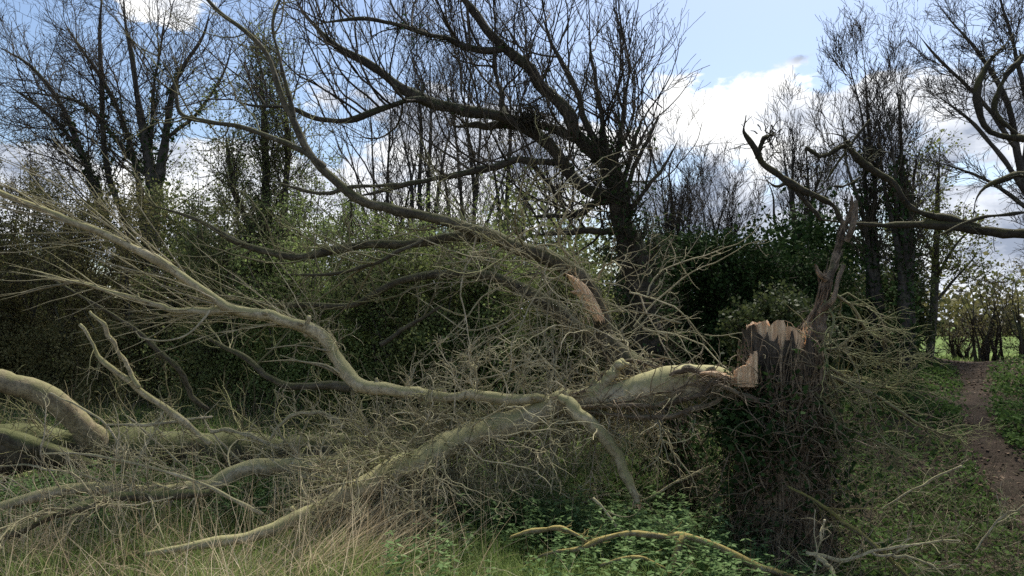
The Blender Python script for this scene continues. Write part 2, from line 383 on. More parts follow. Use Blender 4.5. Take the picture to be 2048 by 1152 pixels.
# ------------------------------------------------------------------ the snapped tree: stump
STD = 5.8
def torn(mb, cx, cy, rx, ry, z0, hf, rng, inner=-.03, na=72, mi=0, spikes=.05):
    """a torn-off column: wall from z0 up to a ragged rim, then a splintered face"""
    th = np.arange(na)*2*math.pi/na; rows = 12; rim = hf(th)
    jag = 1+.045*np.sin(th*9+1)+.03*np.sin(th*17+2)
    V = []
    for k in range(rows):
        f = k/(rows-1); z = z0+(rim-z0)*f; V.append(np.column_stack([cx+rx*jag*np.cos(th), cy+ry*jag*np.sin(th), z]))
    for q, rf in enumerate((.86, .7, .52, .34, .16, .03)):
        z = rim*(rf)+(1-rf)*rim.mean()+inner*(1-rf)+rng.normal(size=na)*spikes*(.4+rf*.6)
        V.append(np.column_stack([cx+rx*rf*np.cos(th), cy+ry*rf*np.sin(th), z]))
    n = len(V); V = np.concatenate(V); i, j = np.meshgrid(np.arange(n-1), np.arange(na), indexing='ij'); a = i*na+j; b = i*na+(j+1) % na
    V[:, :2] += rng.normal(size=(len(V), 2))*.0018
    mb.add(V, np.stack([a, b, b+na, a+na], -1).reshape(-1, 4), np.tile(rng.random(na)*.8+.1, n), mi)
def build_stump():
    rng = np.random.default_rng(11)
    c = P(1562, 880, STD); cx, cy = c[0], c[1]; zb = float(G(cx, cy))-.05
    root = thing('tree_stump', 'snapped upright trunk with pale splintered top wrapped in dead ivy stems', 'tree stump', (0, 0, 0))
    zt = P(1562, 655, STD)[2]
    def jagf(base, amp, seed):
        r = np.random.default_rng(seed); k = r.normal(size=40)
        def f(th):
            x = (th/(2*math.pi)*40) % 40; i = x.astype(int); fr = x-i
            return base(th)+amp*(k[i]*(1-fr)+k[(i+1) % 40]*fr)
        return f
    # bark column
    n = 128; th = np.arange(n)*2*math.pi/n; rows = 26; V = []
    def rim(pairs, yo, amp, seed, d_=STD-.22):
        xs_, ys_ = zip(*pairs); q_ = np.random.default_rng(seed); k_ = q_.normal(size=64)
        def f(t):
            px = 1024+(cx+.235*np.cos(t))*FPX/(cy-.235*np.abs(np.sin(t))); x = (t/(2*math.pi)*64) % 64; i_ = x.astype(int); fr = x-i_
            y = np.interp(px, xs_, ys_)+amp*(k_[i_]*(1-fr)+k_[(i_+1) % 64]*fr)+yo*(np.sin(t) > 0)
            return np.array([P(1562, v, d_)[2] for v in y])
        return f
    hb = rim([(1500, 652), (1511, 649), (1516, 664), (1524, 674), (1533, 680), (1536, 662), (1538, 662), (1541, 684), (1553, 680), (1556, 660), (1559, 660), (1563, 678), (1577, 684), (1581, 661), (1585, 661), (1589, 694), (1597, 712), (1602, 696), (1607, 674), (1625, 690)], 8, 1.3, 5)(th)
    fl = 1+.07*np.sin(th*5+.4)+.05*np.sin(th*11)+.03*np.sin(th*19)
    for k in range(rows):
        f = k/(rows-1); rad = .245+.10*(1-f)**3
        z = zb+(hb-zb)*f; V.append(np.column_stack([cx+rad*fl*np.cos(th)*1.02, cy+rad*fl*np.sin(th), z]))
    V = np.concatenate(V); V[:, :2] += (V[:, :2]-[cx, cy])*wob(V, .05, 9, rng)[:, None]
    i, j = np.meshgrid(np.arange(rows-1), np.arange(n), indexing='ij'); a = i*n+j; b = i*n+(j+1) % n
    mb = Mesh(); mb.add(V, np.stack([a, b, b+n, a+n], -1).reshape(-1, 4), .5); mb.build('trunk', MB['shag'], root)
    # torn wood standing above the bark, plus the lower torn step on the left
    mb = Mesh()
    torn(mb, cx, cy, .226, .226, zt-.4, rim([(1500, 652), (1515, 648), (1522, 643), (1530, 640), (1534, 648), (1540, 653), (1547, 645), (1556, 641), (1568, 642), (1574, 650), (1582, 655), (1592, 660), (1600, 668), (1612, 688), (1625, 700)], 2, 2.2, 9), rng, -.05, na=110, spikes=.016)
    s1 = P(1492, 735, STD-.22)
    def rs_(t):
        px = 1024+(s1[0]+.082*np.cos(t))*FPX/s1[1]; y = np.interp(px, [1468, 1473, 1480, 1494, 1498, 1501, 1504, 1509, 1514], [742, 735, 732, 729, 719, 708, 701, 703, 712])+1.2*np.sin(t*13)+9*(np.sin(t) > .3)
        return np.array([P(1490, v, STD-.28)[2] for v in y])
    torn(mb, s1[0], s1[1], .082, .07, P(1490, 772, STD-.2)[2], rs_, rng, -.02, 60, spikes=.008)
    # splinters round the rim
    m = 40; t = rng.uniform(0, 6.28, m); S = np.column_stack([cx+.21*np.cos(t), cy+.21*np.sin(t), np.full(m, zt-.10)])
    Pt = grow(S, np.array([[0, 0, 1.]])+rng.normal(size=(m, 3))*.12, rng.uniform(.05, .14, m), 3, .06, rng)
    tubes(mb, Pt, taper(rng.uniform(.003, .011, m), np.full(m, .001), 3), 4, rng)
    mb.build('torn_wood', MB['wood'], root, smooth=False)
    # dead ivy stems clamped round the column
    mb = Mesh(); m = 230; t = rng.uniform(math.pi*.86, math.pi*2.14, m); n = 16
    top = rng.uniform(.55, 1.0, m); Pt = np.empty((m, n, 3)); ph = rng.uniform(0, 6.28, (m, 3)); 
    for k in range(n):
        f = k/(n-1); hh = zb+(zt-.05-zb)*top*f
        ang = t+.16*np.sin(f*6+ph[:, 0])+.07*np.sin(f*15+ph[:, 1])
        rad = .282+.10*(1-f*top)**3+.022*np.sin(f*9+ph[:, 2])
        Pt[:, k] = np.column_stack([cx+rad*np.cos(ang), cy+rad*np.sin(ang), hh])
    rr = (.004+.018*rng.random(m)**2.2)[:, None]*np.linspace(1.2, .6, n)[None]
    tubes(mb, Pt, rr, 6, rng, .25, 14)
    # frayed outer net of thinner stems and rootlets
    S, Dr, r, tt, ix = spawn(Pt, rr, 900, 0.02, .98, .4, 1.5, rng, (0, -1, -.1), .6)
    Q = grow(S, Dr, rng.uniform(.1, .5, 900), 8, .33, rng, (0, 0, -1), .12); tubes(mb, Q, taper(np.full(900, .005), np.full(900, .0015), 8), 4, rng)
    mb.build('ivy_stems', MB['ivystem'], root)
    # the ivy cloak that hides the foot, wider to the left
    mb = Mesh(); m = 600
    S = np.column_stack([np.clip(rng.normal(cx-.05, .2, m), cx-.40, cx+.32), rng.uniform(cy-.35, cy+.3, m), rng.uniform(.05, 1.12, m)])
    Q = grow(S, np.array([[0, 0, -.5]])+rng.normal(size=(m, 3))*.8, rng.uniform(.2, .7, m), 9, .34, rng, (0, 0, -1), .08)
    Q[:, :, 2] = np.maximum(Q[:, :, 2], G(Q[:, :, 0], Q[:, :, 1])+.01)
    tubes(mb, Q, taper(rng.uniform(.003, .010, m), np.full(m, .0018), 9), 4, rng)
    mb.build('hanging_stems', MB['ivystem'], root)
    mb = Mesh(); C = onp(Q, 7000, rng, jit=.025); leaves(mb, C, .04, rng, asp=.85, rv=rng.random(7000)**1.3*.8)
    C = P(1478, 830, STD-.1)+rng.normal(size=(1500, 3))*[.10, .10, .10]; leaves(mb, C, .04, rng, .3, .8)
    C = P(1535, 870, STD-.28)+rng.normal(size=(500, 3))*[.2, .06, .1]; leaves(mb, C, .045, rng, .2, .8)
    mb.build('ivy_leaves', ML['ivy'], root)
    # flaking stem that still stands behind the broken top
    st = [(1600, 800, 5.95, 42), (1608, 720, 5.95, 42), (1620, 676, 5.95, 31), (1638, 630, 5.92, 16), (1648, 590, 5.92, 12), (1656, 555, 5.95, 9), (1676, 505, 5.98, 8.5), (1688, 460, 6.0, 7), (1703, 425, 6.0, 5), (1702, 392, 6.0, 2)]
    p, r = spline(st, 50); mb = Mesh(); tubes(mb, p[None], r[None], 16, rng, .38, 16, rv=.6)
    e = [[(1690, 480, 5.98, 8), (1704, 455, 5.95, 8), (1712, 425, 5.95, 7), (1716, 398, 5.95, 3)],
         [(1640, 625, 5.85, 10), (1660, 600, 5.8, 8), (1672, 570, 5.8, 6), (1690, 530, 5.82, 5)],
         [(1650, 560, 5.9, 8), (1638, 545, 5.88, 6), (1632, 530, 5.88, 3)], [(1625, 660, 5.8, 12), (1610, 690, 5.72, 13), (1600, 740, 5.65, 11), (1597, 800, 5.62, 9)]]
    q, rr = batch(e, 14, rng, .006); tubes(mb, q, rr, 8, rng, .3, 14, rv=.6)
    m = 70; S, Dr, r_, tt, ix = spawn(p[None], r[None], m, .05, .9, .1, .35, rng); S2 = S+nrm(np.cross(Dr, rng.normal(size=Dr.shape)))*r_[:, None]*.95
    Q = grow(S2, Dr, rng.uniform(.06, .22, m), 4, .1, rng); tubes(mb, Q, taper(rng.uniform(.004, .012, m), np.full(m, .002), 4), 4, rng)
    for k in range(16):
        o_ = rng.normal(size=3); o_ /= np.linalg.norm(o_); a0 = int(rng.integers(0, 22)); a1 = int(rng.integers(28, 48)); w_ = np.sin(np.linspace(0, rng.uniform(3, 9), a1-a0)+rng.uniform(0, 6))[:, None]; sd_ = np.cross(o_, [0, 0, 1])
        tubes(mb, (p[a0:a1]+(o_+w_*sd_)*r[a0:a1, None]*.85)[None], np.linspace(.011, .003, a1-a0)[None]*rng.uniform(.5, 1.2), 5, rng, .3, 20)
    mb.build('standing_stem', MB['red'], root)
    # sprays of twigs reaching right from the stump
    mb = Mesh()
    lg = [[(1640, 740, 5.8, 5), (1700, 770, 5.7, 4.5), (1760, 795, 5.7, 4), (1830, 840, 5.7, 3), (1880, 862, 5.7, 2.3), (1930, 880, 5.7, 1.5)],
          [(1630, 700, 5.8, 4), (1680, 700, 5.8, 3.5), (1740, 716, 5.9, 3), (1800, 730, 5.9, 2.2), (1840, 720, 5.9, 1.5)],
          [(1640, 720, 5.8, 4), (1700, 760, 5.9, 3.5), (1780, 770, 5.9, 3), (1810, 750, 5.9, 2)],
          [(1660, 590, 5.9, 4), (1700, 610, 5.9, 3), (1740, 660, 5.9, 2.5), (1790, 690, 5.9, 1.5)],
          [(1650, 600, 5.9, 4), (1670, 650, 5.7, 3.5), (1650, 720, 5.6, 3), (1680, 800, 5.6, 2.5), (1690, 880, 5.6, 2)],
          [(1615, 760, 5.6, 6), (1660, 820, 5.5, 5), (1685, 850, 5.5, 3.5), (1740, 880, 5.5, 2), (1800, 900, 5.5, 1.2)]]
    q, rr = batch(lg, 20, rng, .012); tubes(mb, q, rr, 6, rng, .2, 20)
    a, ar = sub(q, rr, 170, (.1, 1), (.3, 1.2), (.25, .8), 10, .23, rng, (.6, 0, -.5), .05); tubes(mb, a, ar, 4, rng)
    a2, a2r = sub(a, ar, 800, (.1, 1), (.3, 1.2), (.08, .35), 6, .24, rng, (1, 0, 0), .03, r1=.0012); tubes(mb, a2, a2r, 3, rng)
    mb.build('side_twigs', MB['twig'], root)
build_stump()

# ------------------------------------------------------------------ the fallen crown
def clampG(Q, dz=.01): Q[..., 2] = np.maximum(Q[..., 2], G(Q[..., 0], Q[..., 1])+dz); return Q
def stubs(mb, Pt, Rd, m, rng):
    S, Dr, r, tt, ix = spawn(Pt, Rd, m, .03, .95, .6, 1.3, rng); ln = r*rng.uniform(1.3, 2.4, m)
    Q = grow(S, Dr, ln, 4, .08, rng); rr = (r*rng.uniform(.22, .5, m))[:, None]*np.array([[1.6, 1.15, .95, .9, .85]]); tubes(mb, Q, rr, 7, rng, .2, 20, cap=True)
def build_fallen():
    rng = np.random.default_rng(21)
    root = thing('fallen_tree', 'fallen smooth olive-barked tree lying leftwards from the snapped stump', 'fallen tree', (0, 0, 0))
    main = [(1450, 765, 5.82, 26), (1432, 764, 5.8, 32), (1400, 768, 5.85, 36), (1340, 780, 5.9, 34), (1270, 790, 6.0, 30), (1200, 798, 6.1, 25), (1130, 806, 6.2, 22), (1060, 832, 6.2, 25),
            (980, 862, 6.0, 26), (900, 890, 5.8, 25), (830, 922, 5.6, 23), (760, 955, 5.45, 20), (690, 990, 5.3, 18), (630, 1020, 5.2, 17), (560, 1052, 5.1, 15), (470, 1076, 5.0, 12), (380, 1092, 4.95, 9), (290, 1108, 4.9, 5)]
    p, r = spline(main, 90); mb = Mesh(); tubes(mb, p[None], r[None]*1.2, 20, rng, .2, 4.5, cap=True, rv=.62); stubs(mb, p[None], r[None], 16, rng); mb.build('trunk', MB['smooth'], root)
    # long upper limb that rises to the left edge
    up = [(1150, 812, 6.2, 14), (1100, 800, 6.25, 13), (1040, 797, 6.1, 16), (980, 799, 6.05, 15), (930, 792, 6.1, 15), (880, 798, 6.15, 16), (830, 792, 6.2, 16), (770, 780, 6.3, 17), (715, 768, 6.35, 18),
          (695, 752, 6.4, 19), (675, 715, 6.45, 19), (645, 680, 6.45, 18), (600, 650, 6.4, 17), (545, 632, 6.35, 15), (490, 622, 6.3, 14), (455, 616, 6.25, 13), (425, 595, 6.2, 11), (380, 562, 6.15, 12), (320, 522, 6.1, 12), (250, 488, 6.0, 11),
          (190, 462, 5.95, 10), (120, 432, 5.9, 10), (60, 408, 5.85, 9), (0, 386, 5.8, 8), (-70, 355, 5.75, 7)]
    pu, ru = spline(up, 110); mb = Mesh(); tubes(mb, pu[None], ru[None]*.84, 14, rng, .2, 8, rv=.6); stubs(mb, pu[None], ru[None]*.84, 16, rng)
    mb.build('limb', MB['smooth'], root, label='long curved limb rising to the left edge')
    o2 = [(450, 620, 6.25, 10), (400, 622, 6.2, 9), (350, 620, 6.15, 8), (290, 603, 6.1, 7), (230, 585, 6.05, 6), (170, 568, 6.0, 5), (110, 560, 5.95, 3)]
    st1 = [(620, 935, 6.3, 20), (560, 935, 6.3, 19), (480, 943, 6.2, 19), (410, 965, 6.1, 21), (340, 978, 6.0, 17), (270, 978, 5.95, 14), (200, 974, 5.9, 13), (130, 980, 5.9, 13), (60, 1000, 5.8, 12), (0, 1018, 5.7, 11), (-60, 1030, 5.6, 8)]
    st2 = [(960, 852, 6.6, 20), (880, 880, 6.5, 21), (800, 905, 6.4, 20), (720, 920, 6.35, 19), (620, 935, 6.3, 19)]
    st3 = [(420, 985, 5.7, 9), (340, 992, 5.6, 11), (260, 995, 5.5, 12), (170, 1010, 5.3, 12), (90, 1040, 5.15, 11), (0, 1075, 5.0, 10), (-60, 1090, 4.9, 8)]
    st4 = [(760, 900, 6.3, 13), (700, 940, 6.2, 12), (660, 960, 6.1, 10), (600, 948, 6.1, 8)]
    hang = [(1122, 792, 6.0, 9), (1150, 815, 5.9, 14), (1185, 852, 5.85, 14), (1215, 885, 5.8, 14), (1240, 925, 5.78, 12), (1256, 962, 5.76, 12), (1266, 985, 5.75, 10), (1273, 1003, 5.75, 9)]
    stub = [(1200, 790, 6.05, 14), (1212, 765, 6.05, 13), (1228, 742, 6.05, 12), (1244, 722, 6.05, 10)]
    for ln, lab in ((o2, 'thin leftward fork of the raised limb'), (st2, 'mossy limb leaving the trunk behind'), (st1, 'limb lying along the ground to the left'), (st3, 'low limb sunk in dry grass'), (st4, None), (hang, 'broken bough hanging below the trunk'), (stub, 'short upright stub on the trunk')):
        q, rr = spline(ln, 40); mb = Mesh(); tubes(mb, q[None], rr[None]*.98, 12, rng, .28, 10, cap=True, rv=.55); stubs(mb, q[None], rr[None], 4, rng)
        o = mb.build('limb', MB['smooth'] if ln is not st3 else MB['oldlog'], root)
        if lab: o['label'] = lab
    # pale broken wood: hanging tip and the hinge at the stump
    mb = Mesh(); tip = P(1273, 1003, 5.75)
    Pt = grow(tip+rng.normal(size=(16, 3))*.012, np.array([[.1, 0, -1.]])+rng.normal(size=(16, 3))*.25, rng.uniform(.02, .07, 16), 3, .1, rng); tubes(mb, Pt, taper(rng.uniform(.008, .02, 16), np.full(16, .003), 3), 5, rng)
    hz = [(1400, 748, 5.62, 3), (1425, 745, 5.6, 7), (1450, 754, 5.6, 8), (1475, 763, 5.6, 8), (1500, 772, 5.6, 8)]
    q, rr = spline(hz, 12); tubes(mb, q[None], rr[None], 6, rng, .4, 25)
    m = 26; S, Dr, r_, tt, ix = spawn(q[None], rr[None], m, 0, 1, .1, .6, rng); Q = grow(S, Dr*np.array([1, 1, .5]), rng.uniform(.04, .15, m), 3, .1, rng); tubes(mb, Q, taper(rng.uniform(.005, .012, m), np.full(m, .001), 3), 4, rng)
    mb.build('torn_wood', MB['wood'], root, smooth=False)
    # ragged dark bark and ivy stems over the hinge
    mb = Mesh()
    iv = [[(1340, 748, 5.75, 4), (1370, 742, 5.7, 9), (1400, 740, 5.68, 12), (1440, 752, 5.65, 8), (1462, 768, 5.6, 5)],
          [(1130, 815, 6.0, 4), (1200, 812, 5.9, 6), (1280, 812, 5.75, 7), (1350, 805, 5.65, 8), (1400, 788, 5.6, 7), (1420, 762, 5.6, 7), (1440, 770, 5.55, 6), (1475, 790, 5.5, 6)],
          [(1160, 825, 6.0, 4), (1240, 830, 5.85, 6), (1300, 835, 5.7, 8), (1370, 825, 5.6, 8), (1420, 810, 5.6, 7), (1470, 790, 5.55, 8), (1520, 800, 5.5, 7)],
          [(1190, 820, 6.0, 3), (1260, 800, 5.8, 3), (1330, 782, 5.7, 3), (1390, 765, 5.65, 3), (1430, 760, 5.6, 3)],
          [(1100, 795, 6.1, 3), (1150, 790, 6.1, 4), (1190, 770, 6.1, 5), (1215, 740, 6.1, 5), (1250, 722, 6.1, 5), (1290, 728, 6.05, 4), (1330, 745, 6.0, 4), (1380, 770, 5.8, 4)]]
    q, rr = batch(iv, 40, rng, .008); tubes(mb, q, rr, 8, rng, .25, 12)
    S, Dr, r_, tt, ix = spawn(q, rr, 240, 0, 1, .2, 1.0, rng, (0, -.3, -.6), .5); Q = grow(S, Dr, rng.uniform(.1, .45, 240), 9, .26, rng, (0, 0, -1), .06); tubes(mb, Q, taper(np.full(240, .005), np.full(240, .0017), 9), 5, rng)
    mb.build('ivy_stems', MB['ivystem'], root)
    # shoots on the raised limb: long straight whips
    P2, R2 = batch([o2], 40); mb = Mesh()
    seg = pu[40:]; n = len(seg); S = []; 
    tk = rng.integers(6, n-2, 60); T = nrm(seg[tk+1]-seg[tk])
    q = nrm(rng.normal(size=(60, 3))*[1, .7, 1]); q = nrm(q-T*np.sum(q*T, -1, keepdims=True)); a = rng.uniform(.2, .55, 60)[:, None]
    Dr = T*np.cos(a)+q*np.sin(a); Ln = rng.uniform(.5, 1.7, 60)
    Wp = grow(seg[tk], Dr, Ln, 12, .075, rng, (-1, 0, 0), .07); Wr = taper(.002+Ln*.003, np.full(60, .0015), 12); tubes(mb, Wp, Wr, 5, rng)
    a_, b_ = sub(Wp, Wr, 260, (.2, .95), (.3, .8), (.12, .5), 6, .08, rng, (-1, 0, 0), .03, r1=.001); tubes(mb, a_, b_, 3, rng)
    a_, b_ = sub(P2, R2, 24, (.1, 1), (.25, .6), (.4, 1.2), 8, .05, rng, (-1, 0, 0), .03, r1=.0012, rmax=.006); tubes(mb, a_, b_, 4, rng)
    lg = [[(700, 765, 6.5, 4), (650, 735, 6.4, 3), (590, 722, 6.4, 2), (520, 722, 6.4, 1)], [(690, 750, 6.4, 3), (640, 730, 6.3, 2), (560, 715, 6.3, 1)], [(660, 700, 6.4, 3), (600, 690, 6.4, 2), (530, 700, 6.3, 1.2)],
          [(420, 620, 6.1, 3), (370, 670, 6, 2.5), (290, 680, 6, 2), (270, 668, 6, 1)]]
    q, rr = batch(lg, 14, rng, .01); tubes(mb, q, rr, 4, rng)
    mb.build('shoots', MB['pale'], root)
    # tangle of crooked twigs all along the trunk
    def tang(src, rad, M1, M2, M3, lr, seed, mat, name, perp=(0, -.5, -.3), pk=.7, tr=(0, 0, -1), tk=.05, rr0=.008):
        g = np.random.default_rng(seed); mb = Mesh()
        a, ar = sub(src, rad, M1, (.02, .98), (.5, 1.5), lr, 12, .21, g, tr, tk, r1=.0035, perp=perp, pk=pk, rmax=rr0, dec=.2); clampG(a); tubes(mb, a, ar, 5, g)
        b, br = sub(a, ar, M2, (.1, 1), (.4, 1.2), (lr[0]*.4, lr[1]*.5), 9, .24, g, tr, tk, r1=.002, rk=.8, dec=.3); clampG(b); tubes(mb, b, br, 4, g)
        c, cr = sub(b, br, M3, (.1, 1), (.4, 1.2), (.05, .22), 5, .26, g, tr, tk*.5, r1=.0014, rk=.85, dec=.2); clampG(c); tubes(mb, c, cr, 3, g)
        mb.build(name, mat, root); return a, b, c
    tr_ = np.array([p[8:68]]); rr_ = np.array([r[8:68]])
    tang(tr_[:, 22:], rr_[:, 22:], 48, 300, 750, (.3, 1.0), 31, MB['pale'], 'twigs', (0, -.25, -1), .9, rr0=.008)
    tang(tr_, rr_, 190, 1300, 3200, (.3, 1.0), 32, MB['pale'], 'hanging_twigs', (0, .4, -1), .9)
    tang(tr_[:, 24:], rr_[:, 24:], 45, 260, 700, (.25, .8), 33, MB['twig'], 'upper_twigs', (0, 1, .7), 1.3, (0, 0, 1), .02)
    q1, r1 = batch([st1, st2, st3, st4], 40)
    tang(q1, r1, 110, 650, 1500, (.25, 1.0), 34, MB['pale'], 'ground_twigs', (0, -.2, .5), .4, (-1, 0, 0), .03)
    tang(tr_[:, 30:], rr_[:, 30:], 14, 70, 170, (.2, .7), 36, MB['twig'], 'trunk_twigs', (0, -1, .2), .8, (-1, 0, 0), .04)
    q1, r1 = batch([up[:14]], 60)
    tang(q1, r1, 36, 240, 600, (.2, .6), 35, MB['pale'], 'limb_twigs', (0, .6, .6), .8, (0, 0, 1), .01, .006)
    return p, r
FP, FR = build_fallen()

# dark old log behind, with its thick curved bough at the left edge
def build_log():
    rng = np.random.default_rng(41)
    root = thing('old_log', 'thick dark old trunk lying on the ground left behind the fallen tree', 'log', (0, 0, 0))
    mb = Mesh(); q, r = spline([(900, 888, 7.6, 14), (800, 895, 7.7, 22), (640, 900, 7.8, 28), (480, 905, 7.8, 34), (330, 903, 7.8, 38), (180, 900, 7.8, 40), (60, 896, 7.8, 40), (-120, 880, 7.8, 42)], 60)
    tubes(mb, q[None], r[None]*1.3, 16, rng, .25, 5, cap=True, rv=.3); mb.build('trunk', MB['oldlog'], root)
    mb = Mesh(); b, br = spline([(-90, 740, 7.2, 24), (0, 758, 7.3, 25), (60, 775, 7.35, 27), (115, 803, 7.4, 29), (160, 845, 7.5, 32), (200, 895, 7.65, 34), (240, 930, 7.8, 30)], 30)
    tubes(mb, b[None], br[None]*.9, 18, rng, .16, 7, rv=.6); mb.build('bough', MB['brown'], root, label='thick curved brown bough at the left edge')
    mb = Mesh(); b, br = spline([(-60, 860, 6.9, 16), (0, 872, 7.0, 18), (60, 893, 7.1, 19), (130, 915, 7.3, 18), (230, 935, 7.6, 14)], 20); tubes(mb, b[None], br[None], 12, rng, .2, 6, rv=.4); mb.build('limb', MB['oldlog'], root)
    mb = Mesh(); a, ar = sub(q[None], r[None], 210, (0, .95), (.5, 1.5), (.3, 1.3), 12, .15, rng, (0, 0, 1), .02, r1=.003, perp=(0, -.5, .8), pk=.8, rmax=.011); clampG(a); tubes(mb, a, ar, 5, rng)
    c, cr = sub(a, ar, 1500, (.1, 1), (.4, 1.2), (.12, .6), 7, .2, rng, (0, 0, 1), .01, r1=.0018); clampG(c); tubes(mb, c, cr, 4, rng)
    mb.build('twigs', MB['twig'], root)
build_log()

# ------------------------------------------------------------------ leaning torn tree behind the fallen one
def build_leaner():
    rng = np.random.default_rng(51)
    root = thing('leaning_tree', 'torn tree leaning left behind the fallen trunk with a pale split in its bark', 'tree', (0, 0, 0))
    d = 7.4
    main = [(1330, 800, d, 40), (1275, 752, d, 36), (1232, 712, d, 30), (1212, 680, d, 25), (1205, 640, d-.05, 19), (1193, 598, d-.1, 18), (1160, 560, d-.1, 22), (1120, 528, d-.1, 20), (1070, 500, d-.1, 18), (1010, 484, d-.1, 16), (940, 458, d-.1, 14), (850, 434, d-.15, 13),
            (790, 418, d-.2, 12), (740, 404, d-.2, 12), (695, 380, d-.2, 12), (650, 338, d-.2, 10), (610, 290, d-.2, 9), (585, 240, d-.2, 8), (560, 190, d-.2, 7), (535, 110, d-.2, 6), (490, 60, d-.2, 5.5), (440, 25, d-.2, 5), (400, -20, d-.2, 4)]
    p, r = spline(main, 90); mb = Mesh(); tubes(mb, p[None], r[None], 14, rng, .16, 6, rv=.75); mb.build('trunk', MB['stem'], root)
    br = [[(960, 468, 7.4, 13), (900, 472, 7.5, 12), (830, 485, 7.6, 11), (740, 492, 7.7, 11), (660, 505, 7.7, 10), (600, 515, 7.7, 9), (540, 505, 7.7, 8), (470, 480, 7.7, 7), (400, 440, 7.7, 5), (320, 415, 7.7, 4), (240, 400, 7.7, 3)],
          [(1215, 700, 7.5, 22), (1160, 660, 7.6, 20), (1100, 610, 7.7, 18), (1050, 575, 7.8, 14), (970, 553, 7.9, 11), (880, 552, 8, 10), (800, 565, 8, 9), (740, 592, 8, 9), (690, 612, 8, 8), (600, 612, 8, 7), (520, 605, 8, 5), (440, 590, 8, 4)],
          [(650, 335, 7.2, 8), (600, 300, 7.2, 7), (540, 272, 7.2, 7), (480, 252, 7.2, 6), (410, 243, 7.2, 6), (360, 225, 7.2, 5), (345, 160, 7.2, 4), (310, 100, 7.2, 3)],
          [(590, 235, 7.2, 6), (560, 120, 7.2, 4), (545, 50, 7.2, 4), (560, 0, 7.2, 3), (590, -60, 7.2, 3)],
          [(800, 370, 7.3, 4), (720, 372, 7.2, 5), (660, 385, 7.2, 5), (600, 380, 7.2, 4), (540, 360, 7.2, 3)],
          [(760, 690, 7.6, 5), (820, 650, 7.6, 5), (870, 620, 7.6, 4), (900, 600, 7.6, 3)],
          [(700, 770, 7.4, 11), (620, 775, 7.4, 9), (540, 760, 7.5, 8), (500, 720, 7.6, 7), (440, 690, 7.7, 5), (380, 665, 7.8, 4)],
          [(850, 480, 7.3, 5), (800, 500, 7.2, 5), (740, 530, 7.2, 4.5), (660, 548, 7.2, 4), (560, 548, 7.2, 3)]]
    for l in br:
        q, rr = spline(l, 40); mb = Mesh(); tubes(mb, q[None], rr[None]*tips(40), 10, rng, .2, 9, rv=.55); mb.build('bough', MB['stem'], root)
    # the split: torn heartwood slab along the trunk
    mb = Mesh(); ed = np.array([(546, 1129, 1131), (552, 1134, 1146), (560, 1139, 1160), (572, 1146, 1174), (590, 1154, 1187), (606, 1163, 1195), (620, 1173, 1202), (632, 1184, 1208), (640, 1189, 1210)], float)
    yy = np.linspace(546, 640, 26); nc = 15; rag = rng.uniform(-5, 9, nc); sw = np.cumsum(rng.normal(size=26))*.5; F_, B_ = [], []
    fib = rng.normal(size=nc)*.0025
    for q_, y in enumerate(yy):
        x0 = np.interp(y, ed[:, 0], ed[:, 1])+rng.normal()*.3; x1 = np.interp(y, ed[:, 0], ed[:, 2])
        for c_ in range(nc):
            t_ = c_/(nc-1); yb = y+(rag[c_] if q_ == 25 else 0)+(rag[c_]*.5 if q_ == 24 else 0); dd = 7.10-.045*math.sin(math.pi*t_)+fib[c_]*min(1, q_/4)
            F_.append(P(x0+(x1-x0)*t_, yb, dd)); B_.append(P(x0+(x1-x0)*t_, yb, 7.17))
    V = np.array(F_+B_); a, b = np.meshgrid(np.arange(25), np.arange(nc-1), indexing='ij'); a = (a*nc+b).ravel(); o_ = 26*nc
    FF = [np.stack([a, a+nc, a+nc+1, a+1], -1), np.stack([a+o_, a+1+o_, a+nc+1+o_, a+nc+o_], -1)]
    e1 = np.arange(25)*nc; e2 = e1+nc-1; e3 = 25*nc+np.arange(nc-1)
    FF += [np.stack([e1, e1+o_, e1+nc+o_, e1+nc], -1), np.stack([e2, e2+nc, e2+nc+o_, e2+o_], -1), np.stack([e3, e3+o_, e3+1+o_, e3+1], -1)]
    mb.add(V, np.concatenate(FF), np.tile(rng.random(nc), 52))
    m = 12; S = np.array([P(rng.uniform(1160, 1196), rng.uniform(590, 636), 7.04) for _ in range(m)]); Q = grow(S, np.array([[.35, -.12, -1.]])+rng.normal(size=(m, 3))*.08, rng.uniform(.06, .16, m), 3, .05, rng); tubes(mb, Q, taper(rng.uniform(.003, .007, m), np.full(m, .001), 3), 4, rng)
    tubes(mb, *[x for x in batch([[(1160, 582, 7.06, 6), (1148, 585, 7.02, 5), (1141, 584, 7.0, 1)]], 6)], 5, rng)
    mb.build('torn_wood', MB['wood'], root, smooth=False)
    al = [p[None], ] ; B, BR = batch(br, 90); A_ = np.concatenate([p[None], B]); AR = np.concatenate([r[None], BR])
    mb = Mesh()
    a, ar = sub(A_, AR, 90, (.3, 1), (.5, 1.3), (.5, 1.7), 12, .12, rng, (-.35, 0, 1), .06, r1=.003, rmax=.016); tubes(mb, a, ar, 5, rng)
    b, brr = sub(a, ar, 340, (.1, 1), (.4, 1.1), (.2, .8), 8, .13, rng, (0, 0, 1), .07, r1=.002); tubes(mb, b, brr, 4, rng)
    c, cr = sub(b, brr, 900, (.1, 1), (.4, 1.1), (.06, .3), 5, .14, rng, (0, 0, 1), .08, r1=.0018, rk=.8); tubes(mb, c, cr, 3, rng)
    mb.build('twigs', MB['twig'], root)
    # bramble of dead ivy round its foot
    mb = Mesh(); m = 110; s = p[:34]; ix = rng.integers(0, 30, m)
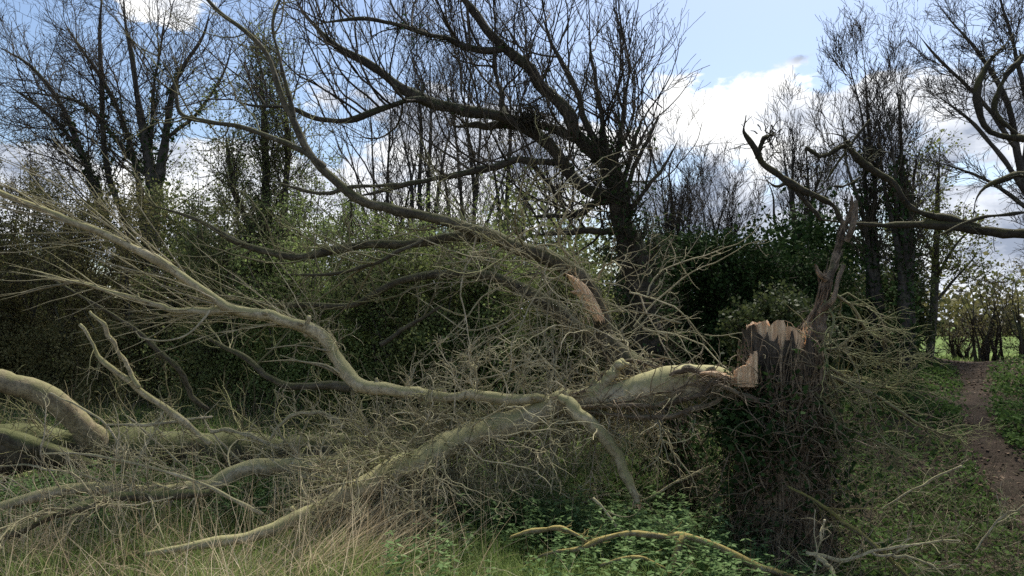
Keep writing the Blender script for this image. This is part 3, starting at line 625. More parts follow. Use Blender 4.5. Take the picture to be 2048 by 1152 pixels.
    S = s[ix]+rng.normal(size=(m, 3))*[.45, .2, .2]+np.array([-.15, -.1, 0]); Dd = rng.normal(size=(m, 3))*[1, .6, .8]+[-.3, -.2, .25]
    a = grow(S, Dd, rng.uniform(.5, 1.7, m), 14, .17, rng, (0, 0, -1), .035); clampG(a); ar = taper(rng.uniform(.004, .012, m), np.full(m, .003), 14); tubes(mb, a, ar, 5, rng)
    b, br_ = sub(a, ar, 560, (.1, 1), (.4, 1.3), (.15, .6), 8, .2, rng, (0, 0, 1), .0, r1=.002); clampG(b); tubes(mb, b, br_, 4, rng)
    c, cr = sub(b, br_, 1500, (.1, 1), (.4, 1.3), (.05, .22), 5, .22, rng, (0, 0, 1), .0, r1=.0015); clampG(c); tubes(mb, c, cr, 3, rng)
    mb.build('dead_ivy', MB['pale'], root)
build_leaner()

# ------------------------------------------------------------------ big ivy-clad ash leaning left
def build_ash():
    rng = np.random.default_rng(61); d = 9.5
    root = thing('ivy_clad_tree', 'large dark tree with bare boughs sweeping left from an ivy-wrapped trunk', 'tree', (0, 0, 0))
    main = [(1320, 830, d, 50), (1305, 720, d, 42), (1290, 620, d, 38), (1268, 520, d, 36), (1245, 430, d, 30), (1232, 370, d, 26), (1222, 330, d, 22), (1205, 300, d, 20)]
    p, r = spline(main, 40); mb = Mesh(); tubes(mb, p[None], r[None]*.9, 16, rng, .22, 5, rv=.4); mb.build('trunk', MB['dark'], root)
    br = [[(1218, 325, d, 20), (1185, 298, d, 18), (1155, 272, d, 16), (1130, 222, d, 16), (1085, 170, d, 15), (1050, 130, d, 14), (1012, 95, d, 12), (965, 50, d, 11), (930, 5, d, 10), (895, -60, d, 8)],
          [(1235, 400, d, 16), (1190, 388, d, 16), (1145, 352, d, 16), (1110, 302, d, 15), (1060, 262, d, 15), (1010, 238, d, 14), (950, 225, d, 13), (875, 208, d, 12), (815, 185, d, 11), (770, 150, d, 10), (730, 122, d, 9), (680, 100, d, 8), (640, 65, d, 7), (600, 15, d, 6), (570, -40, d, 5)],
          [(1012, 98, d, 9), (960, 100, d-.1, 8), (900, 82, d-.2, 7), (850, 68, d-.3, 6), (780, 45, d-.4, 5), (700, 38, d-.5, 4), (600, 55, d-.6, 3)],
          [(1180, 300, d, 11), (1130, 268, d, 11), (1080, 250, d+.1, 10), (1010, 250, d+.2, 9), (950, 252, d+.3, 8), (890, 248, d+.4, 5)],
          [(890, 212, d, 9), (830, 198, d-.1, 8), (770, 215, d-.2, 7), (700, 240, d-.3, 7), (640, 238, d-.4, 6), (580, 215, d-.5, 5), (510, 212, d-.5, 4), (440, 190, d-.5, 3)],
          [(1120, 330, d, 9), (1080, 322, d-.1, 9), (1030, 322, d-.2, 9), (960, 340, d-.3, 8), (880, 358, d-.4, 7), (800, 375, d-.4, 6), (740, 388, d-.4, 5), (680, 400, d-.4, 3)],
          [(1215, 402, d, 9), (1185, 410, d, 9), (1155, 428, d, 8), (1120, 432, d, 6), (1050, 432, d, 5)],
          [(1060, 325, d, 6), (1095, 365, d, 6), (1120, 395, d, 6), (1145, 420, d, 6)],
          [(1240, 470, d, 9), (1180, 462, d, 8), (1120, 465, d-.1, 6), (1060, 470, d-.2, 4)],
          [(1212, 310, d, 11), (1180, 265, d, 9), (1165, 220, d, 8), (1140, 160, d, 6), (1110, 100, d, 5), (1080, 20, d, 4)],
          [(1220, 330, d, 10), (1205, 255, d, 8), (1198, 200, d, 6), (1185, 130, d, 4), (1180, 60, d, 2.5)],
          [(1240, 400, d, 8), (1255, 340, d, 6), (1270, 280, d, 5), (1290, 220, d, 3)],
          [(1238, 420, d, 8), (1262, 350, d, 6), (1290, 290, d, 5), (1325, 215, d, 3)], [(1225, 340, d, 8), (1240, 270, d, 6), (1250, 200, d, 5), (1262, 140, d, 3)],
          [(1245, 440, d, 6), (1290, 380, d-.3, 5), (1330, 330, d-.4, 3.5), (1360, 270, d-.4, 2)],
          [(1010, 240, d, 9), (1000, 180, d+.2, 6), (990, 120, d+.2, 5), (1010, 40, d+.2, 3)]]
    for l in br:
        q, rr = spline(l, 44); mb = Mesh(); tubes(mb, q[None], rr[None]*tips(44), 10, rng, .18, 7, rv=.45); mb.build('bough', MB['dark'], root)
    B, BR = batch(br, 44); mb = Mesh()
    a, ar = sub(B, BR, 200, (.12, 1), (.7, 1.5), (.9, 2.6), 14, .12, rng, (-.1, 0, 1), .11, r1=.004, rmax=.016, perp=(0, 0, 1), pk=1.1); tubes(mb, a, ar, 5, rng)
    b, bq = sub(a, ar, 1100, (.1, 1), (.3, .9), (.35, 1.1), 9, .14, rng, (0, 0, 1), .09, r1=.0032); tubes(mb, b, bq, 4, rng)
    c, cr = sub(b, bq, 2900, (.1, 1), (.3, .9), (.12, .45), 5, .16, rng, (0, 0, 1), .10, r1=.0028, rk=.85); tubes(mb, c, cr, 3, rng)
    mb.build('twigs', MB['twigfar'], root)
    # ivy: stems up the trunk, shaggy rootlets, leaf clumps
    mb = Mesh(); s = p[None]; sr = r[None]
    m = 420; S, Dr, r_, tt, ix = spawn(s, sr, m, 0, .98, .5, 1.5, rng); S = S+Dr*r_[:, None]*.6
    Q = grow(S, Dr, rng.uniform(.2, .7, m), 9, .22, rng, (0, 0, 1), .07); qr = taper(rng.uniform(.005, .014, m), np.full(m, .003), 9); tubes(mb, Q, qr, 4, rng)
    Q2, q2 = sub(Q, qr, 1900, (.1, 1), (.4, 1.3), (.1, .45), 6, .2, rng, r1=.003); tubes(mb, Q2, q2, 3, rng)
    S, Dr, r_, tt, ix = spawn(B[:4], BR[:4], 420, 0, .6, .5, 1.5, rng); Q3 = grow(S, Dr, rng.uniform(.08, .3, 420), 5, .2, rng); tubes(mb, Q3, taper(np.full(420, .007), np.full(420, .003), 5), 3, rng)
    mb.build('ivy_stems', MB['dark'], root)
    mb = Mesh(); leaves(mb, onp(Q2, 2600, rng, jit=.02), .045, rng, asp=.8); leaves(mb, onp(Q3, 600, rng, jit=.02), .04, rng, asp=.8); mb.build('ivy_leaves', ML['ivy'], root)
    # clump of twigs caught in the fork
    nb = thing('twig_clump', 'dark round clump of twigs lodged on a high bough of the ivy-clad tree', 'twig clump', (0, 0, 0))
    mb = Mesh(); C = P(1062, 236, d-.1); m = 260; S = C+rng.normal(size=(m, 3))*[.09, .08, .06]; Q = grow(S, rng.normal(size=(m, 3)), rng.uniform(.1, .35, m), 6, .35, rng); tubes(mb, Q, taper(np.full(m, .006), np.full(m, .002), 6), 4, rng)
    mb.build('sticks', MB['dark'], nb)
build_ash()

# ------------------------------------------------------------------ mossy overhanging boughs, right (trunk just outside the view)
def build_right():
    rng = np.random.default_rng(71); d = 6.6
    root = thing('overhanging_tree', 'mossy gnarled tree reaching in from the right edge with level boughs', 'tree', (0, 0, 0))
    mb = Mesh(); p, r = spline([(2330, 1110, 7, 60), (2310, 900, 7, 50), (2300, 700, 7, 46), (2280, 500, 7, 42), (2260, 300, 7, 36), (2250, 60, 7, 28), (2230, -200, 7, 18)], 40); tubes(mb, p[None], r[None], 14, rng, .15, 5); mb.build('trunk', MB['mossd'], root)
    br = [[(2290, 560, 7, 22), (2200, 510, 6.9, 18), (2100, 482, 6.7, 14), (2040, 468, d, 12), (1960, 460, d, 11), (1880, 452, d, 10), (1790, 450, d, 9), (1710, 446, d, 8), (1640, 438, d, 5)],
          [(1680, 443, d, 7), (1668, 415, d, 7), (1640, 395, d, 7), (1600, 378, d, 8), (1560, 352, d, 7), (1525, 322, d, 7), (1503, 285, d, 6.5), (1488, 262, d, 5), (1492, 230, d, 3.5)],
          [(1642, 440, d, 4), (1618, 410, d, 4.5), (1598, 390, d, 4.5), (1580, 365, d, 4), (1550, 372, d, 4), (1530, 355, d, 3)],
          [(1960, 455, d, 9), (1900, 440, d, 9), (1840, 425, d, 8), (1800, 395, d, 8), (1785, 365, d, 8), (1750, 342, d, 8), (1720, 322, d, 8), (1700, 295, d, 7), (1688, 272, d, 6), (1664, 268, d, 4)],
          [(1700, 290, d, 6), (1670, 300, d, 6), (1640, 312, d, 5), (1612, 295, d, 5), (1615, 318, d, 3)],
          [(1516, 312, d, 6), (1522, 290, d, 5), (1533, 275, d, 6), (1545, 268, d, 4)],
          [(2270, 420, 7, 14), (2160, 370, 6.8, 11), (2060, 348, d, 9), (2000, 362, d, 7), (1970, 375, d, 6), (1950, 400, d, 4), (1945, 430, d, 3)],
          [(2270, 330, 7, 14), (2150, 300, 6.8, 12), (2048, 278, d, 8), (2000, 270, d, 8), (1972, 252, d, 8), (1958, 210, d, 8), (1958, 170, d, 8), (1985, 120, d, 8), (2010, 92, d, 7), (2025, 68, d, 5)],
          [(2048, 280, d, 6), (2005, 245, d, 6), (1992, 215, d, 6), (2008, 160, d, 7), (2040, 120, d, 6), (2080, 90, d, 5)],
          [(1740, 240, d, 3), (1700, 290, d, 3.5), (1660, 350, d, 3), (1640, 375, d, 2.5)],
          [(2120, 420, 6.6, 5), (2048, 425, 6.4, 4.5), (1980, 432, 6.4, 4), (1930, 445, 6.4, 4), (1880, 470, 6.4, 3), (1850, 470, 6.4, 2)],
          [(1720, 355, d, 2.5), (1690, 372, d, 3.5), (1664, 372, d, 3)]]
    for l in br:
        q, rr = spline(l, 36); mb = Mesh(); tubes(mb, q[None], rr[None]*np.clip((1.04-np.linspace(0, 1, 36))/.25, .3, 1)[None], 9, rng, .42, 19, cap=True, rv=.5); mb.build('bough', MB['mossd'], root)
    B, BR = batch(br, 36); mb = Mesh()
    a, ar = sub(B, BR, 150, (.2, 1), (.6, 1.4), (.05, .35), 6, .22, rng, r1=.003, rmax=.010); tubes(mb, a, ar, 5, rng); a, ar = sub(a, ar, 320, (.2, 1), (.5, 1.3), (.03, .16), 4, .2, rng, r1=.002); tubes(mb, a, ar, 4, rng)
    k = np.array([P(1545, 280, d), P(1680, 290, d), P(1990, 150, d), P(2010, 100, d), P(1740, 300, d), P(1640, 345, d)])
    S = k[rng.integers(0, len(k), 130)]+rng.normal(size=(130, 3))*.06; Q = grow(S, rng.normal(size=(130, 3)), rng.uniform(.04, .16, 130), 4, .3, rng); tubes(mb, Q, taper(np.full(130, .007), np.full(130, .003), 4), 4, rng)
    mb.build('knotted_twigs', MB['dark'], root)
build_right()

# ------------------------------------------------------------------ trees and shrubs behind
def tree(name, label, cat, lines, seed, lv1, lv2, lv3, group=None, mat='far', tw='twigfar', n=30, up=.10, leafy=None, ivy=0, ang=(.3, .9), sides=8, Lr=None, r3=.003, lump=.15, t0=.25, skirt=None):
    """lines: hand-laid trunk and stems; lvK = (count, (shortest, longest))"""
    g = np.random.default_rng(seed); root = thing(name, label, cat, (0, 0, 0), group)
    Q = [spline(l, n) for l in lines]; A = np.array([q[0] for q in Q]); AR = np.array([q[1] for q in Q])*tips(n)
    mb = Mesh(); tubes(mb, A, AR, sides, g, lump, 5, rv=.5); mb.build('trunk', MB[mat], root)
    mb = Mesh(); last = None
    a, ar = sub(A, AR, lv1[0], (t0, 1), ang, lv1[1], 12, .10, g, (0, 0, 1), up, r1=.005, rmax=.04); tubes(mb, a, ar, 4, g)
    b, br = sub(a, ar, lv2[0], (.1, 1), (.3, .9), lv2[1], 8, .13, g, (0, 0, 1), up, r1=.004, rk=.7); tubes(mb, b, br, 3, g)
    c, cr = sub(b, br, lv3[0], (.1, 1), (.3, .9), lv3[1], 5, .16, g, (0, 0, 1), up, r1=r3, rk=.85); tubes(mb, c, np.maximum(cr, r3), 3, g)
    mb.build('crown', MB[tw], root)
    if leafy:
        mt, cnt, size = leafy; mb = Mesh(); h = cnt//3
        leaves(mb, onp(c, cnt-h, g, jit=.06), size, g, asp=.7); leaves(mb, onp(b, h, g, jit=.1), size, g, asp=.7)
        if skirt:
            cx, cy, rx = skirt; m = cnt//2; K = np.column_stack([g.normal(cx, rx*.6, 260), g.normal(cy-.2, rx*.4, 260), g.uniform(.05, 1.5, 260)]); C = K[g.integers(0, 260, m)]+g.normal(size=(m, 3))*.11
            C[:, 2] = np.maximum(C[:, 2], 0)+G(C[:, 0], C[:, 1]); leaves(mb, C, size, g, asp=.7)
        mb.build('foliage', ML[mt], root)
    if ivy:
        mb = Mesh(); S, Dr, r, tt, ix = spawn(A, AR, ivy, .0, .62, 1.2, 1.9, g); leaves(mb, S+Dr*(r*1.05+np.abs(g.normal(size=ivy))*.05)[:, None], .065, g, asp=.8); mb.build('ivy_leaves', ML['ivy'], root)
    return root
def fan(x, yb, d, h_top, spread, ns, w, rng, lean=0, curve=1.5, fork=.35, foot=0):
    """stems fanning up from one foot: pixel x, base y, top y, spread px"""
    out = []
    for k in range(ns):
        x_ = x; x = x_+rng.normal()*foot
        f = 0 if ns == 1 else (k/(ns-1)*2-1); f += rng.normal()*.1; xt = x+lean+f*spread; yt = h_top+abs(f)*(yb-h_top)*.22+rng.normal()*15
        y1 = yb+(yt-yb)*fork*.6
        pts = [(x+rng.normal()*3, yb, d, w)]
        for t in (.3, .5, .7, .85, 1): pts.append((x+(xt-x)*(t**curve)+rng.normal()*5, yb+(yt-yb)*t, d+rng.normal()*.25*t+f*.1, max(.9, w*.8*(1-t)**1.15)))
        out.append(pts); x = x_
    return out
rg = np.random.default_rng(5)
GB = 'bare trees standing behind the hedge'
D1 = 16
T1 = [[(300, 800, D1, 30), (300, 600, D1, 28), (303, 430, D1, 26), (300, 330, D1, 20), (280, 220, D1, 12), (265, 120, D1, 9), (250, 40, D1, 7), (245, -60, D1, 5)],
      [(305, 420, D1, 22), (320, 340, D1, 18), (335, 250, D1, 13), (345, 180, D1, 9), (370, 130, D1, 7), (405, 70, D1, 5), (430, -20, D1, 3)],
      [(300, 500, D1, 18), (270, 330, D1, 10), (235, 220, D1, 8), (200, 150, D1, 7), (150, 80, D1, 5), (110, 10, D1, 3)],
      [(300, 560, D1, 16), (240, 420, D1, 11), (215, 330, D1, 10), (205, 200, D1, 9), (200, 60, D1, 7), (210, -60, D1, 4)],
      [(295, 600, D1, 16), (225, 470, D1, 12), (165, 310, D1, 10), (120, 210, D1, 8), (60, 130, D1, 6), (0, 95, D1, 4), (-60, 60, D1, 3)],
      [(215, 430, D1, 9), (150, 290, D1, 7), (80, 215, D1, 6), (0, 160, D1, 4)], [(290, 350, D1, 8), (180, 220, D1, 6), (90, 190, D1, 4), (0, 185, D1, 3)],
      [(330, 280, D1, 8), (400, 220, D1, 6), (450, 140, D1, 4), (470, 60, D1, 2)], [(300, 340, D1, 8), (305, 200, D1, 6), (320, 100, D1, 4), (335, 0, D1, 3)]]
T1 = [[(a, b, c, w*.72) for a, b, c, w in l] for l in T1]
tree('bare_tree', 'bare spreading tree with ivy-darkened stems at the upper left', 'tree', T1, 101, (170, (.8, 3.0)), (1300, (.4, 1.5)), (5200, (.2, .6)), GB, ivy=4200, up=.03, ang=(.4, 1.0), r3=.0035)
tree('bare_tree', 'budding tree with a narrow twiggy top left of the leaning tree', 'tree',
     [[(520, 800, 13, 16), (525, 600, 13, 15), (530, 400, 13, 12), (528, 250, 13, 8), (520, 100, 13, 4)], [(560, 800, 13, 10), (565, 500, 13, 9), (575, 300, 13, 7), (560, 130, 13, 4)], [(530, 520, 13, 8), (470, 380, 13, 6), (450, 250, 13, 4)]],
     102, (150, (.5, 1.5)), (1000, (.3, .8)), (3400, (.12, .4)), GB, leafy=('haw', 13000, .04), up=.05)
for k, (x, d, top, sp_, ns, w, lab) in enumerate((
        (770, 20, 30, 90, 4, 11, 'bare upright tree behind the centre left, thin-stemmed'),
        (850, 19, -40, 70, 4, 15, 'bare tree with grey stem directly behind the long level boughs'),
        (935, 21, 0, 100, 5, 14, 'bare tree forking low behind the sweeping boughs'),
        (1020, 22, 20, 60, 3, 15, 'bare straight tree just left of the ivy-clad trunk'),
        (1130, 24, 140, 80, 4, 10, 'bare tree half hidden behind the ivy-clad trunk'))):
    tree('bare_tree', lab, 'tree', fan(x, 780, d, top, sp_, ns, w, rg, curve=1.8), 110+k, (80, (.9, 3.0)), (520, (.5, 1.5)), (1500, (.25, .7)), GB, up=.09, r3=.005, ivy=500)
GR = 'bare trees on the right skyline'
for k, (x, d, top, sp_, ns, w, iv, lab) in enumerate((
        (1345, 22, 245, 50, 5, 17, 900, 'narrow bare tree against the cloud right of the ivy-clad trunk'),
        (1420, 24, 320, 95, 7, 13, 400, 'low bare tree with fanned stems above the dark bushes'),
        (1600, 22, 190, 85, 6, 19, 1500, 'round-headed bare tree left of the tall pair'),
        (1760, 12.4, -10, 50, 4, 16, 1800, 'tallest bare tree with a spire top on the right skyline'),
        (1815, 12.1, 70, 50, 5, 18, 2400, 'tall bare tree with an ivy-wrapped trunk, shorter of the pair'))):
    tree('bare_tree', lab, 'tree', fan(x, 735, d, top, sp_, ns, w, rg, lean=-60 if k == 3 else (-35 if k == 4 else 0), curve=1.7), 130+k, (95, (.035*d, .115*d)), (600, (.02*d, .06*d)), (2000, (.01*d, .03*d)), GR, up=.11, r3=.00026*d, ivy=iv)
DR = 13
TR = [[(2130, 780, DR, 22), (2110, 600, DR, 20), (2070, 420, DR, 16), (2040, 330, DR, 13), (2020, 210, DR, 9), (1960, 110, DR, 7), (1900, 40, DR, 5), (1850, -30, DR, 3)],
      [(2060, 400, DR, 10), (1990, 300, DR, 8), (1930, 230, DR, 6), (1870, 190, DR, 4)], [(2045, 350, DR, 9), (2055, 230, DR, 8), (2030, 100, DR, 6), (2000, 0, DR, 4), (1990, -80, DR, 3)],
      [(2035, 300, DR, 8), (1960, 200, DR, 6), (1890, 130, DR, 5), (1830, 60, DR, 3)], [(2080, 440, DR, 8), (1990, 370, DR, 6), (1920, 340, DR, 4), (1860, 320, DR, 2.5)], [(2070, 420, DR, 9), (2100, 250, DR, 7), (2110, 50, DR, 5)]]
TR = [[(a, b, c, w*.7) for a, b, c, w in l] for l in TR]
tree('bare_tree', 'fine-twigged bare tree filling the upper right corner', 'tree', TR, 140, (130, (.4, 1.3)), (1000, (.25, .8)), (4200, (.12, .4)), GR, up=.02, ang=(.35, .9), r3=.0028)
tree('young_tree', 'slim young tree with opening leaves near the right edge', 'tree',
     [[(1858, 725, 15, 11), (1868, 620, 15, 9), (1873, 500, 15, 7), (1878, 380, 15, 5), (1880, 285, 15, 2)], [(1870, 560, 15, 4), (1920, 480, 15, 3), (1970, 440, 15, 2)], [(1872, 600, 15, 4), (1910, 560, 15, 3), (1960, 500, 15, 2)], [(1873, 520, 15, 4), (1830, 440, 15, 3), (1810, 380, 15, 2)]],
     150, (70, (.5, 1.3)), (420, (.2, .7)), (1500, (.1, .3)), leafy=('amber', 5500, .055), up=.01, ang=(.7, 1.4))
# hedge shrubs
GH = 'hawthorn shrubs along the field edge'
def shrub(name, label, x, d, top, spread, seed, mt, cnt, size, w=7, yb=None, ns=9, group=GH, mat='far', lv=(130, 800, 2600), up=.02, cat='shrub', skirt_on=True):
    g = np.random.default_rng(seed)
    if yb is None:
        X = (x-1024)/FPX*d; yb = 640+(EYE-float(G(X, d)))/d*FPX+8
    L_ = fan(x, yb, d, top, spread, ns, w, g, curve=1.1, foot=spread*.35)
    for l in L_:
        dz = g.normal()*spread/FPX*d*.45
        for i in range(1, len(l)): a, b, c, e_ = l[i]; l[i] = (a, b, c+dz*(i/len(l)), e_)
    sc_ = spread/FPX*d
    return tree(name, label, cat, L_, seed, (lv[0], (.35*sc_, 1.0*sc_)), (lv[1], (.2*sc_, .6*sc_)), (lv[2], (.12, .4)), group, mat=mat, n=16, up=up, leafy=(mt, cnt, size), ang=(.4, 1.3), sides=6, t0=.04, skirt=((x-1024)/FPX*d, d, sc_) if cnt > 5000 and skirt_on else None)
hs_ = [(-110, 14, 330, 130, 'olive', 'dark budding shrub cut by the left edge of the view'), (30, 15, 330, 130, 'olive', 'brownish budding shrub nearest the left edge'), (150, 14, 360, 120, 'olive', 'dark olive shrub below the spreading bare tree'),
       (270, 13.5, 400, 120, 'olive', 'dense shrub directly under the ivy-darkened fork'), (390, 13.5, 390, 110, 'haw', 'greening shrub behind the raised limb'), (500, 12.5, 400, 115, 'haw', 'green leafy shrub left of the bowed limb'),
       (610, 12, 400, 115, 'hawb', 'fresh green shrub above the bend of the raised limb'), (720, 12, 410, 110, 'hawb', 'bright green shrub behind the level boughs'), (830, 11.5, 430, 105, 'haw', 'leafy shrub in the middle behind the fallen trunk'),
       (940, 11.5, 500, 100, 'hawb', 'low green shrub left of the torn leaning tree'), (1050, 12, 520, 90, 'haw', 'leafy shrub behind the torn leaning tree'), (1160, 12.5, 540, 80, 'haw', 'shaded shrub between the leaning and ivy-clad trees')]
for k, (x, d, top, sp_, mt, lab) in enumerate(hs_):
    shrub('hawthorn_shrub', lab, x, d, top, sp_, 200+k, mt, 22000, .042)
he = [(1310, 13, 520, 75, 'ever', 'dark evergreen bush just right of the ivy-clad trunk'), (1400, 12.5, 450, 80, 'ever', 'tall dark evergreen bush with a ragged top'), (1490, 12, 500, 80, 'ever', 'dark evergreen bush above the torn step of the stump'),
      (1580, 12.5, 490, 80, 'ever', 'dark evergreen bush behind the splintered stump top'), (1560, 9.8, 590, 60, 'mid', 'lighter green bush close behind the stump'), (1680, 13.5, 520, 75, 'mid', 'dark evergreen bush behind the flaking stem'), (1770, 14, 560, 55, 'mid', 'dark bush at the foot of the tall bare pair')]
for k, (x, d, top, sp_, mt, lab) in enumerate(he):
    shrub('evergreen_bush', lab, x, d, top, sp_, 230+k, mt, 26000 if x < 1650 else 11000, .055, group='dark bushes behind the stump', lv=(130, 700, 1800))
hr = [(1985, 16, 545, 50, 'olive', 'multi-stemmed thicket bush on the bank near the right edge'), (2060, 15.5, 520, 50, 'olive', 'bush cut by the right edge on the bank'), (1925, 18, 620, 35, 'olive', 'small thin bush beside the slim young tree')]
for k, (x, d, top, sp_, mt, lab) in enumerate(hr):
    shrub('bank_bush', lab, x, d, top, sp_, 250+k, mt, 700, .045, ns=14, w=5, group='bushes on the right bank', lv=(60, 260, 700), mat='dark')
for k, (x, d, top, sp_, mt, cnt, lab) in enumerate(((445, 14.5, 250, 70, 'haw', 9000, 'tall thin hawthorn rising above the hedge under the slender limb'), (640, 14, 300, 80, 'hawb', 8000, 'tall airy hawthorn with fresh leaves behind the sweeping limb'),
        (900, 13.5, 380, 80, 'hawb', 8000, 'airy hawthorn whose top crosses the level boughs'), (60, 16.5, 215, 110, 'olive', 6000, 'tall brownish thorn tree at the upper left edge'), (190, 16.5, 270, 90, 'olive', 6000, 'tall brownish thorn tree behind the olive shrub'))):
    shrub('hawthorn_tree', lab, x, d, top, sp_, 270+k, mt, cnt, .042, group='taller thorns in the hedge', ns=7, lv=(110, 700, 2400), cat='tree', skirt_on=False)
# back row thicket as one mass, and the far woodland beyond the field
def mass(name, xs, d0, d1, top, cnt, size, mt, seed, kind='stuff', lo=0):
    g = np.random.default_rng(seed); mb = Mesh(); x = g.uniform(xs[0], xs[1], cnt); y = g.uniform(d0, d1, cnt)
    hh = top*(1+.22*np.sin(x*.9+seed)+.15*np.sin(x*2.3+1)+.1*np.sin(x*5.1)); z = G(x, y)+lo+g.random(cnt)**.8*hh
    C = np.column_stack([x, y, z]); c = g.choice(cnt, cnt//14); C = np.concatenate([C[c]+g.normal(size=(len(c), 3))*size*3 for _ in range(14)])
    leaves(mb, C, size, g, asp=.7); return mb.build(name, ML[mt], kind=kind)
mass('thicket', (-19, 2.5), 17.2, 18.5, 3.3, 60000, .13, 'haw', 1)
mass('thicket', (2.5, 7.6), 15.5, 17, 2.3, 26000, .11, 'ever', 2)
mass('far_hedge', (-60, 120), 88, 96, 3.2, 30000, .7, 'olive', 3)

# ------------------------------------------------------------------ loose branches and sticks
def branch(name, label, lines, seed, mat, tw=(20, 60), Lr=(.15, .5), cat='branch', group='loose branches on the ground', trop=(0, 0, 1), wood=None, ang=(.4, 1.1)):
    g = np.random.default_rng(seed); root = thing(name, label, cat, (0, 0, 0), group)
    q, r = batch(lines, 30, g, .006); mb = Mesh(); tubes(mb, q, r*.84, 8, g, .28, 18, cap=True, rv=.6); mb.build('stem', MB[mat], root)
    if tw[0]:
        mb = Mesh(); a, ar = sub(q, r, tw[0], (.1, 1), ang, Lr, 9, .13, g, trop, .03, r1=.0022, rmax=.007); clampG(a); tubes(mb, a, ar, 5, g)
        if tw[1]: b, br = sub(a, ar, tw[1], (.1, 1), (.4, 1.1), (.06, .3), 6, .15, g, trop, .02, r1=.0014); clampG(b); tubes(mb, b, br, 4, g)
        mb.build('twigs', MB[mat], root)
    return root
d = 4.75
branch('broken_branch', 'yellow-lichened forked branch arching over the grass at the bottom centre', [
    [(1050, 1128, d, 4), (1100, 1106, d, 5), (1160, 1094, d, 6.5), (1205, 1072, d, 7), (1260, 1063, d, 8), (1330, 1070, d, 9), (1370, 1066, d, 10), (1420, 1085, d, 9), (1480, 1118, d, 9), (1570, 1152, d, 9), (1640, 1180, d, 9)],
    [(1020, 1078, d+.1, 4), (1060, 1064, d+.1, 6), (1120, 1055, d+.05, 6.5), (1150, 1068, d, 5.5), (1190, 1090, d, 5)],
    [(1366, 1066, d, 9), (1352, 1100, d-.05, 8), (1340, 1150, d-.1, 8), (1330, 1190, d-.15, 8)],
    [(1200, 1132, d-.1, 4), (1260, 1113, d-.1, 5), (1310, 1128, d-.1, 4), (1360, 1150, d-.1, 4), (1400, 1170, d-.1, 3)]], 301, 'lichen', (14, 30), (.06, .3))
branch('broken_branch', 'mossy branch slanting down in front of the stump foot', [[(1575, 972, 5.2, 4), (1640, 1008, 5.1, 5), (1700, 1052, 5, 6), (1770, 1112, 4.9, 6), (1820, 1165, 4.8, 6)]], 302, 'moss', (10, 25))
branch('broken_branch', 'pale forked branch lying at the bottom right', [[(1612, 1105, 4.9, 6), (1680, 1118, 4.9, 5), (1750, 1105, 4.9, 5), (1800, 1090, 4.9, 4), (1860, 1085, 4.9, 3), (1920, 1078, 4.9, 2)],
    [(1745, 1106, 4.9, 4), (1800, 1112, 4.85, 3.5), (1850, 1125, 4.8, 3), (1890, 1150, 4.75, 2.5)], [(1630, 1108, 4.9, 6), (1655, 1130, 4.8, 7), (1670, 1160, 4.7, 7)]], 303, 'pale', (16, 40), trop=(1, 0, .2))
branch('stick', 'straight grey stick stuck slantwise in the grass below the hanging bough', [[(1188, 998, 5.3, 3.5), (1240, 1058, 5.2, 4.5), (1275, 1110, 5.1, 5), (1300, 1165, 5.0, 5)]], 304, 'pale', (3, 0), cat='stick')
branch('broken_branch', 'crooked lichened branch rising at the left with a cut pale end', [[(160, 648, 6.4, 6), (185, 690, 6.4, 5), (194, 714, 6.4, 7), (240, 750, 6.4, 8), (300, 792, 6.5, 9), (350, 832, 6.5, 9), (388, 862, 6.6, 9), (420, 890, 6.6, 10)]], 305, 'smooth', (10, 30))
branch('broken_branch', 'second upright branch crossing the crooked one at the left', [[(178, 622, 6.3, 4), (212, 655, 6.3, 6), (236, 708, 6.35, 7), (262, 752, 6.4, 7), (276, 775, 6.4, 6)]], 306, 'smooth', (6, 16))
branch('broken_branch', 'long dark branch leaning behind the two crooked ones', [[(80, 545, 6.9, 3), (155, 590, 6.9, 4), (265, 655, 7, 6), (315, 700, 7, 8), (360, 745, 7, 8), (385, 790, 7.1, 8), (415, 820, 7.2, 8)]], 307, 'stem', (12, 40))
branch('broken_branch', 'pale arching branch over the grass at the lower left', [[(85, 908, 5.7, 2.5), (200, 911, 5.6, 4), (300, 932, 5.6, 4.5), (400, 968, 5.5, 5), (470, 1000, 5.5, 5.5), (525, 1028, 5.5, 6)]], 308, 'pale', (12, 30), trop=(-1, 0, .3))
branch('broken_branch', 'weathered grey branch lying across the old trunk', [[(215, 850, 7.0, 3), (290, 852, 7.0, 5), (350, 842, 7.0, 5), (425, 838, 7.0, 3)], [(310, 850, 7, 4), (330, 825, 7, 4), (335, 815, 7, 5)]], 309, 'pale', (5, 8))
branch('broken_branch', 'arched bare grey branch on the ground left of centre', [[(540, 880, 7.2, 4), (560, 848, 7.2, 5), (600, 826, 7.2, 5), (650, 830, 7.2, 5), (690, 856, 7.2, 5)], [(590, 830, 7.2, 3), (588, 780, 7.2, 2)]], 310, 'pale', (8, 20))
branch('broken_branch', 'torn grey root-like branch on top of the old trunk', [[(420, 862, 7.1, 6), (460, 862, 7.1, 6), (510, 875, 7.1, 6), (560, 900, 7.1, 5)]], 311, 'pale', (8, 20))
rs = np.random.default_rng(77)
